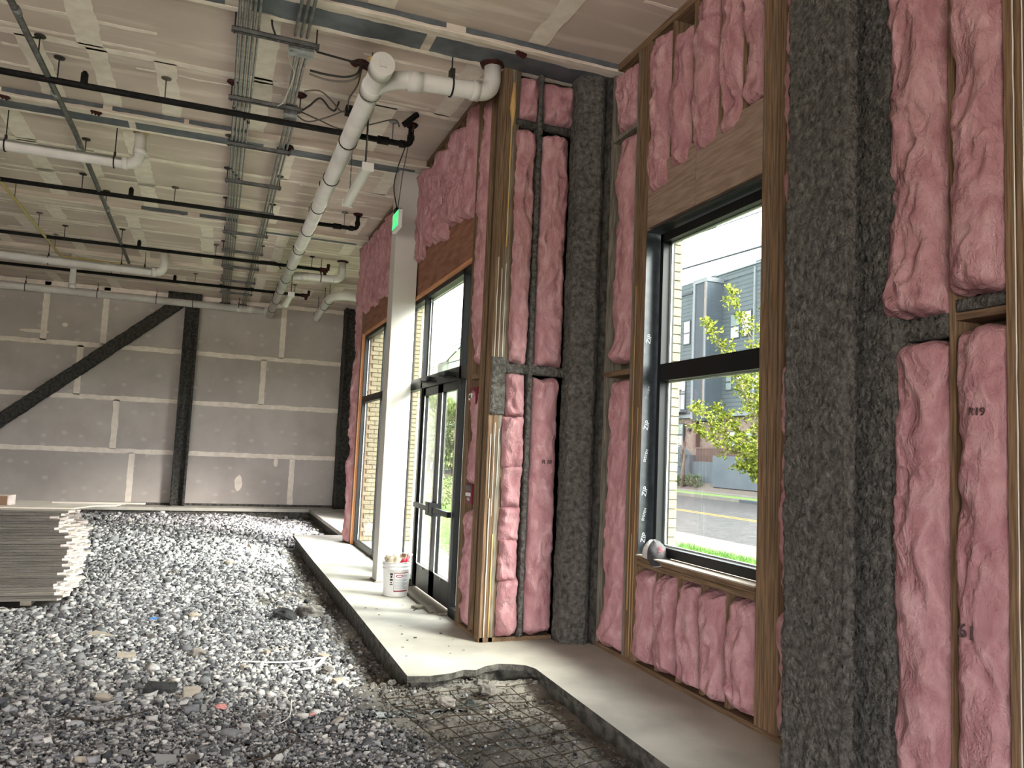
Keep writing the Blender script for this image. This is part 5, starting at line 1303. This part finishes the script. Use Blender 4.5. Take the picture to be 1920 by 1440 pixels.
# crumbs on the slab
random.seed(31)
for k in range(22):
    xx, yy = random.uniform(1.5, 2.15), random.uniform(5.8, 8.0); s = random.uniform(.006, .016)
    o = MB().prism([(xx - s, yy - s * .4), (xx + s * .8, yy - s * .5), (xx + s, yy + s * .4), (xx - s * .6, yy + s * .5)], 0, s * .5).build('crumb', random.choice(['darkrock', 'rebar', 'woodgrey'])); tag(o, 'tiny dark crumb on the slab before the doors', 'crumb', 'crumbs on the slab')

# ================================================================== OUTDOORS
ZG = -.32
struct('ground', 'lawn', -160, 260, -120, 320, ZG - .3, ZG - .06)
MT['bounce_apron'] = M('pale_bounce_ground', (.48, .455, .42), .95, col2=(.56, .53, .49), scale=3)  # unseen ground made pale to bounce daylight up to the ceiling
struct('bounce_apron', 'bounce_apron', -30, 3.4, -60, YF - .2, ZG - .06, ZG - .02)
def strip_(nm, mat, x0, x1, z0, z1, y0=-100, y1=300): return struct(nm, mat, x0, x1, y0, y1, z0, z1)
strip_('lawn', 'lawn', 3.53, 10.1, ZG - .06, ZG - .01, -60, 7.0); strip_('lawn', 'lawn', 3.6, 10.1, ZG - .06, ZG - .01, 13.6, 140)
struct('entry_walk', 'walk', 2.36, 10.1, 6.57, 10.0, ZG - .06, -.03); struct('entry_walk', 'walk', 2.36, 3.6, 10.0, 13.35, ZG - .06, -.03); struct('lawn', 'lawn', 3.6, 10.1, 10.0, 13.6, ZG - .06, ZG - .01)
strip_('sidewalk', 'walk', 10.1, 11.85, ZG - .06, ZG)
strip_('road', 'asphalt', 11.85, 24.2, ZG - .08, ZG - .04)
for x, w in ((17.05, .14), (17.4, .14)): strip_('road_line', 'yline', x, x + w, ZG - .04, ZG - .036)
strip_('kerb', 'walk', 24.2, 24.5, ZG - .08, ZG + .12)
strip_('verge', 'lawn', 24.5, 25.6, ZG - .08, ZG + .13)
strip_('sidewalk_far', 'walk', 25.6, 27.2, ZG - .08, ZG + .16)
tag(box('storm_drain', 'charcoal', 24.18, 24.3, 30.2, 32.0, ZG + -.02, ZG + .10), 'dark storm drain opening in the far kerb', 'drain')
MB_ = MB(); MB_.add([(27.2, -40, ZG), (29.0, -40, ZG), (29.0, 200, ZG), (27.2, 200, ZG), (27.2, -40, ZG + .17), (29.0, -40, .75), (29.0, 200, .75), (27.2, 200, ZG + .17)],
                    [(0, 3, 2, 1), (4, 5, 6, 7), (0, 1, 5, 4), (1, 2, 6, 5), (2, 3, 7, 6), (3, 0, 4, 7)])
tag(MB_.build('planting_bed', 'mulch'), kind='structure')
# grass blades on the near lawn (the part seen through the window)
g = np.random.default_rng(5); n = 26000
gx = g.uniform(7.0, 10.1, n); gy = g.uniform(9.6, 18.5, n); ok = gy > 10.05; gx, gy = gx[ok], gy[ok]; n = len(gx)
hh = g.uniform(.05, .12, n); a = g.uniform(0, PI, n); wd = .008; lean = g.normal(0, .03, (n, 2))
P0 = np.stack([gx - wd * np.cos(a), gy - wd * np.sin(a), np.full(n, ZG - .01)], -1); P1 = np.stack([gx + wd * np.cos(a), gy + wd * np.sin(a), np.full(n, ZG - .01)], -1)
P2 = np.stack([gx + lean[:, 0], gy + lean[:, 1], ZG + hh], -1)
V = np.stack([P0, P1, P2], 1).reshape(-1, 3); me = bpy.data.meshes.new('grass'); me.from_pydata(V.tolist(), [], np.arange(3 * n).reshape(-1, 3).tolist()); me.update()
tag(_link('grass', me, 'grass', None, (0, 0, 0)), 'short green lawn grass outside the window', 'grass', kind='stuff')

# ---- townhouse opposite
FXF = 29.0
th = thing('apartment_building', (33, 40, .3), 'blue-grey clapboard apartment building across the street', 'building')
S_ = FXF / 27.0      # facade measured at 27 m, built at 29 m
def fz(z): return 1.6 + (z - 1.6) * S_
def fy(y): return y * S_
def F(nm, mat, y0, y1, z0, z1, dx0=0., dx1=.1, par=None): return box(nm, mat, FXF + dx0, FXF + dx1, fy(y0), fy(y1), fz(z0), fz(z1), par or th)
F('wall', 'siding', 14, 60, 4.2, 12.0, 0, 9)
F('brick_base', 'rbrick', 14, 60, .3, 4.2, .15, 9)
F('ledge', 'trimgrey', 14, 60, 4.15, 4.35, -.12, .2)
F('parapet', 'siding', 38.2, 60, 12.0, 12.55, -.02, .5); F('parapet', 'siding', 14, 34.6, 12.0, 12.62, -.02, .5); F('parapet', 'siding', 34.6, 38.2, 12.0, 12.42, -.02, .5)
F('coping', 'trimgrey', 14, 38.2, 12.42, 12.5, -.08, .6); F('coping', 'charcoal', 40.6, 60, 11.85, 12.0, -.06, .1)
F('downspout', 'trimgrey', 34.55, 34.68, 4.3, 12.3, -.1, 0)
# slate bay with a recessed charcoal panel
F('bay', 'panelblue', 37.5, 38.83, 4.0, 12.1, -1.2, 0); F('bay_top', 'trimgrey', 37.46, 38.87, 11.9, 12.15, -1.26, 0)
F('bay_trim', 'trimgrey', 38.62, 38.83, 4.0, 11.9, -1.27, -1.2); F('bay_trim', 'trimgrey', 37.5, 37.6, 4.0, 11.9, -1.27, -1.2)
F('bay_recess', 'charcoal', 37.74, 38.62, 4.0, 11.9, -1.215, -1.2); F('bay_brick', 'rbrick', 37.6, 37.74, 4.0, 11.9, -1.24, -1.2)
F('bay_soffit', 'charcoal', 37.5, 38.83, 3.85, 4.0, -1.2, 0)
def fwin(y0, y1, z0, z1, shade=True, rail=False):
    w = F('window', 'charcoal', min(y0, y1), max(y0, y1), z0, z1, -.05, .06)
    zm = z0 + (z1 - z0) * .48
    a, b = min(y0, y1) + .07, max(y0, y1) - .07
    F('pane', 'winglass', a, b, zm + .04, z1 - .06, -.065, -.05, w); F('pane', 'shade' if shade else 'winglass', a, b, z0 + .06, zm - .04, -.062, -.05, w)
fwin(40.75, 41.5, 8.7, 10.2); fwin(41.95, 42.6, 8.7, 10.2)
fwin(35.9, 36.75, 8.5, 9.95); fwin(34.85, 35.7, 8.5, 9.95); fwin(33.0, 33.95, 8.55, 10.05); fwin(31.0, 32.0, 8.55, 10.05)
fwin(36.5, 37.1, 5.6, 6.6, False); fwin(35.4, 36.2, 5.6, 7.3, False); fwin(34.0, 34.8, 5.6, 7.3, False); fwin(32.0, 33.0, 5.6, 7.3, False)
fwin(41.1, 42.0, 4.65, 6.75, False)
fwin(41.25, 42.0, 2.45, 3.85); fwin(36.0, 36.8, 2.4, 3.3); fwin(34.6, 35.2, 2.4, 3.3)
rl = MB()
for k in range(10): rl.box(FXF - .45, FXF - .42, fy(41.1 + k * .12), fy(41.1 + k * .12) + .03, fz(4.7), fz(5.85))
rl.box(FXF - .46, FXF - .40, fy(41.05), fy(42.4), fz(5.8), fz(5.9)); rl.build('balcony_railing', 'redrail', th)
F('balcony_slab', 'trimgrey', 41.0, 42.5, 4.5, 4.68, -.5, 0)
F('wall_lamp', 'blackpipe', 40.65, 40.85, 3.35, 3.55, .0, .2)
F('red_post', 'redrail', 39.7, 39.95, 2.3, 4.0, -.2, .15)
# raised terrace wall, sloped stair edge and fence
F('terrace_wall', 'concwall', 38.9, 60, .3, 1.9, -1.2, .2); F('terrace_wall', 'concwall', 36.4, 38.9, .3, 1.55, -1.0, .2); F('garden_wall', 'concwall', 30, 36.3, .2, 1.9, -1.45, -1.2)
MB().add([(FXF - 1.22, fy(y), fz(z)) for y, z in ((42.6, 1.75), (39.9, 2.4), (39.9, 2.45), (42.6, 1.8))] + [(FXF - 1.1, fy(y), fz(z)) for y, z in ((42.6, 1.75), (39.9, 2.4), (39.9, 2.45), (42.6, 1.8))],
         [(0, 1, 2, 3), (7, 6, 5, 4), (0, 4, 5, 1), (3, 2, 6, 7), (1, 5, 6, 2), (0, 3, 7, 4)]).build('stair_edge', 'shade', th)
MB().add([(FXF - 1.2, fy(y), fz(z)) for y, z in ((42.6, .8), (39.9, .8), (39.0, 1.9), (39.9, 2.4), (42.6, 1.75))] + [(FXF - .9, fy(y), fz(z)) for y, z in ((42.6, .8), (39.9, .8), (39.0, 1.9), (39.9, 2.4), (42.6, 1.75))],
         [(0, 1, 2, 3, 4), (9, 8, 7, 6, 5)] + [(k, 5 + k, 5 + (k + 1) % 5, (k + 1) % 5) for k in range(5)]).build('stair_wall', 'concwall', th)
fn = MB()
for k in range(40): fn.box(FXF - 1.0, FXF - .97, fy(34.6 + k * .1), fy(34.6 + k * .1) + .05, fz(1.55), fz(2.3))
fn.box(FXF - 1.02, FXF - .95, fy(34.6), fy(38.6), fz(2.28), fz(2.36)); fn.build('terrace_fence', 'redrail', th)

# ---- trees and shrubs
def leaves(pts, size, name, mat, parent, seed):
    r = np.random.default_rng(seed); P = np.array(pts); n = len(P)
    u = r.normal(size=(n, 3)); u /= np.linalg.norm(u, axis=1)[:, None]; t = r.normal(size=(n, 3)); v = np.cross(u, t); v /= np.linalg.norm(v, axis=1)[:, None]
    s = size * r.uniform(.6, 1.3, (n, 1))
    nn = np.cross(u, v)
    V = np.stack([P - u * s, P + v * s * .5 + nn * s * .12, P + u * s, P - v * s * .5 + nn * s * .12], 1).reshape(-1, 3)
    m = MB(); m.v = [tuple(x) for x in V]; m.f = [(4 * k, 4 * k + 1, 4 * k + 2, 4 * k + 3) for k in range(n)]; m.sm = [False] * n
    o = m.build(name, mat, parent); o['kind'] = 'stuff'; return o
random.seed(41)
tr = thing('street_tree', (10.6, 12.1, ZG), 'young street tree with bright yellow-green leaves outside the window', 'tree')
MB().tube([(10.6, 12.1, ZG), (10.6, 12.15, .3), (10.62, 12.2, .8)], [.07, .06, .05], 8).build('trunk', 'bark', tr)
lp_, br = [], MB()
tips = [(14.25, 5.35, 10.5), (14.85, 4.7, 10.3), (15.6, 2.85, 10.5), (14.6, 3.7, 10.9), (15.1, 2.3, 10.2), (13.6, 4.5, 10.8), (14.3, 1.9, 11.1), (12.9, 5.0, 10.4), (13.9, 2.7, 9.9), (13.2, 3.5, 10.2), (12.0, 5.2, 10.6), (11.0, 4.6, 10.5), (10.2, 3.6, 10.7), (9.6, 2.7, 10.4), (13.6, 1.5, 10.3)]
for q, (ty, tz, tx) in enumerate(tips):
    a = Vector((10.62, 12.2, .55 + .05 * (q % 5))); b = Vector((tx, ty, tz)); c = a.lerp(b, .5) + Vector((random.uniform(-.15, .15), -.15, .12))
    P = spline([a, c, b], 10); br.tube(P, [.026 * (1 - .8 * k / (len(P) - 1)) for k in range(len(P))], 5)
    for k in range(4, len(P)):
        t = k / (len(P) - 1)
        for _ in range(3):
            dirv = Vector((random.uniform(-1, 1), random.uniform(-.6, 1), random.uniform(-.3, .9))).normalized(); ln = random.uniform(.12, .5) * (1.15 - .6 * t)
            e = P[k] + dirv * ln; br.tube([P[k], P[k].lerp(e, .5) + Vector((0, 0, .02)), e], [.006, .004, .002], 3, False)
            for _ in range(random.randint(13, 22)):
                w_ = random.uniform(.25, 1.05); p = P[k].lerp(e, w_) + Vector((random.gauss(0, .05), random.gauss(0, .05), random.gauss(0, .05))); lp_.append(tuple(p))
        for _ in range(5): lp_.append(tuple(P[k] + Vector((random.gauss(0, .05), random.gauss(0, .05), random.gauss(0, .05)))))
br.build('branches', 'bark', tr); leaves(lp_, .046, 'foliage', 'leaf', tr, 3)
def blob_tree(name, label, x, y, z0, h, r, mat, n, size, cat='tree', group=None, seed=0, trunk=True):
    t = thing(name, (x, y, z0), label, cat, group); g = np.random.default_rng(seed)
    d = g.normal(size=(n, 3)); d /= np.linalg.norm(d, axis=1)[:, None]; rad = g.uniform(.55, 1, (n, 1)) ** .6
    lob = np.array([1 + .35 * nz(a * 1.6 + seed, b * 1.6, c_ * 1.6) for a, b, c_ in d])[:, None]
    zc = z0 + h * (.6 if trunk else .5); P = d * rad * lob * np.array([r, r, h * (.42 if trunk else .5)]) + np.array([x, y, zc])
    P = P[P[:, 2] > z0]
    leaves(P.tolist(), size, 'foliage', mat, t, seed)
    m = MB(); m.tube([(x, y, z0), (x + .1, y, z0 + h * .4), (x, y + .1, z0 + h * .7)], [.035 * h ** .5 * 2, .03 * h ** .5 * 1.5, .02], 7)
    for k in range(5):
        a = 2 * PI * k / 5; m.tube([(x, y, z0 + h * (.2 + .06 * k)), (x + r * .6 * math.cos(a), y + r * .6 * math.sin(a), z0 + h * (.55 + .05 * k))], [.02 * h ** .5, .006], 5)
    m.build('trunk' if trunk else 'stems', 'bark', t)
random.seed(51)
for k in range(9): blob_tree('shrub', '%s low shrub from the left in the bed before the terrace wall' % ('first', 'second', 'third', 'fourth', 'fifth', 'sixth', 'seventh', 'eighth', 'ninth')[k], 27.42 + .05 * (k % 2), fy(42.6 - k * .62), .0, random.uniform(.5, .8), random.uniform(.3, .36), 'leafdark', 500, .05, 'shrub', 'shrubs in the planting bed', 60 + k, False)
blob_tree('young_tree', 'slim bare young tree in the bed before the terrace', 27.3, fy(38.9), .0, 4.4, .45, 'leafdark', 160, .05, 'tree', None, 77)
blob_tree('far_tree', 'large pale green tree beyond the road, seen through the doors', 15.5, 52, -.3, 5.0, 2.2, 'leafmid', 5000, .20, 'tree', 'trees seen through the doors', 81)
blob_tree('far_tree', 'second pale green tree farther along, seen through the doors', 17.5, 66, -.3, 6.5, 2.6, 'leafmid', 5000, .22, 'tree', 'trees seen through the doors', 82)
blob_tree('far_tree', 'pale green tree left behind the others, seen through the doors', 21, 61, -.3, 5.5, 3.0, 'leafmid', 4000, .22, 'tree', 'trees seen through the doors', 83)
for k in range(4): blob_tree('hedge_shrub', '%s reddish green shrub beyond the entry walk outside the doors' % ('nearest', 'second nearest', 'third nearest', 'farthest')[k], 5.6 + 1.2 * k, 22.5 + 2.4 * k, ZG, .95, .8, 'leafmid', 900, .05, 'shrub', 'shrubs by the entry walk', 90 + k, False)
# pale house above the doors' view
hs = thing('house', (24, 74, -.3), 'pale green sided house with a gable roof, seen through the transom', 'building')
X0, X1, Y0, Y1 = 20.0, 29.0, 70.0, 77.0
MB().add([(X0, Y0, -.3), (X1, Y0, -.3), (X1, Y0, 8.6), ((X0 + X1) / 2 - 2.5, Y0, 12.2), (X0, Y0, 10.0)] + [(X0, Y1, -.3), (X1, Y1, -.3), (X1, Y1, 8.6), ((X0 + X1) / 2 - 2.5, Y1, 12.2), (X0, Y1, 10.0)],
         [(0, 1, 2, 3, 4), (9, 8, 7, 6, 5), (0, 4, 9, 5), (1, 6, 7, 2)]).build('wall', 'greenhouse', hs)
MB().add([(X0 - .4, Y0 - .4, 9.75), (21.98, Y0 - .4, 12.4), (X1 + .4, Y0 - .4, 8.5), (X0 - .4, Y1, 9.75), (21.98, Y1, 12.4), (X1 + .4, Y1, 8.5), (X0 - .4, Y0 - .4, 9.9), (21.98, Y0 - .4, 12.6), (X1 + .4, Y0 - .4, 8.65), (X0 - .4, Y1, 9.9), (21.98, Y1, 12.6), (X1 + .4, Y1, 8.65)],
         [(0, 1, 4, 3), (1, 2, 5, 4), (6, 9, 10, 7), (7, 10, 11, 8), (0, 6, 7, 1), (1, 7, 8, 2), (0, 3, 9, 6), (2, 8, 11, 5)]).build('roof', 'shade', hs)
ww = thing('white_building', (17, 76, -.3), 'white building with one narrow window, seen through the transom', 'building')
MT['brightwhite'] = M('bright_white_wall', (.7, .7, .7), .8)
box('wall', 'brightwhite', 12.7, 19.5, 72.0, 80.0, -.3, 11.0, ww); box('window', 'roof', 18.7, 19.25, 71.95, 72.0, 9.3, 11.0, ww).location.z -= .3
# overhead wires
for k, (z0, x, lab_) in enumerate(((6.97, 11.9, 'thick overhead cable crossing the sky above the roofs'), (7.97, 12.2, 'upper overhead wire seen through the transom'))):
    tag(MB().tube([(x, -60 + 10 * q, z0 - .6 * math.sin(PI * ((q * 10) % 40) / 40)) for q in range(23)], .028 if k == 0 else .015, 5).build('power_line', 'charcoal'), lab_, 'cable', 'overhead wires')
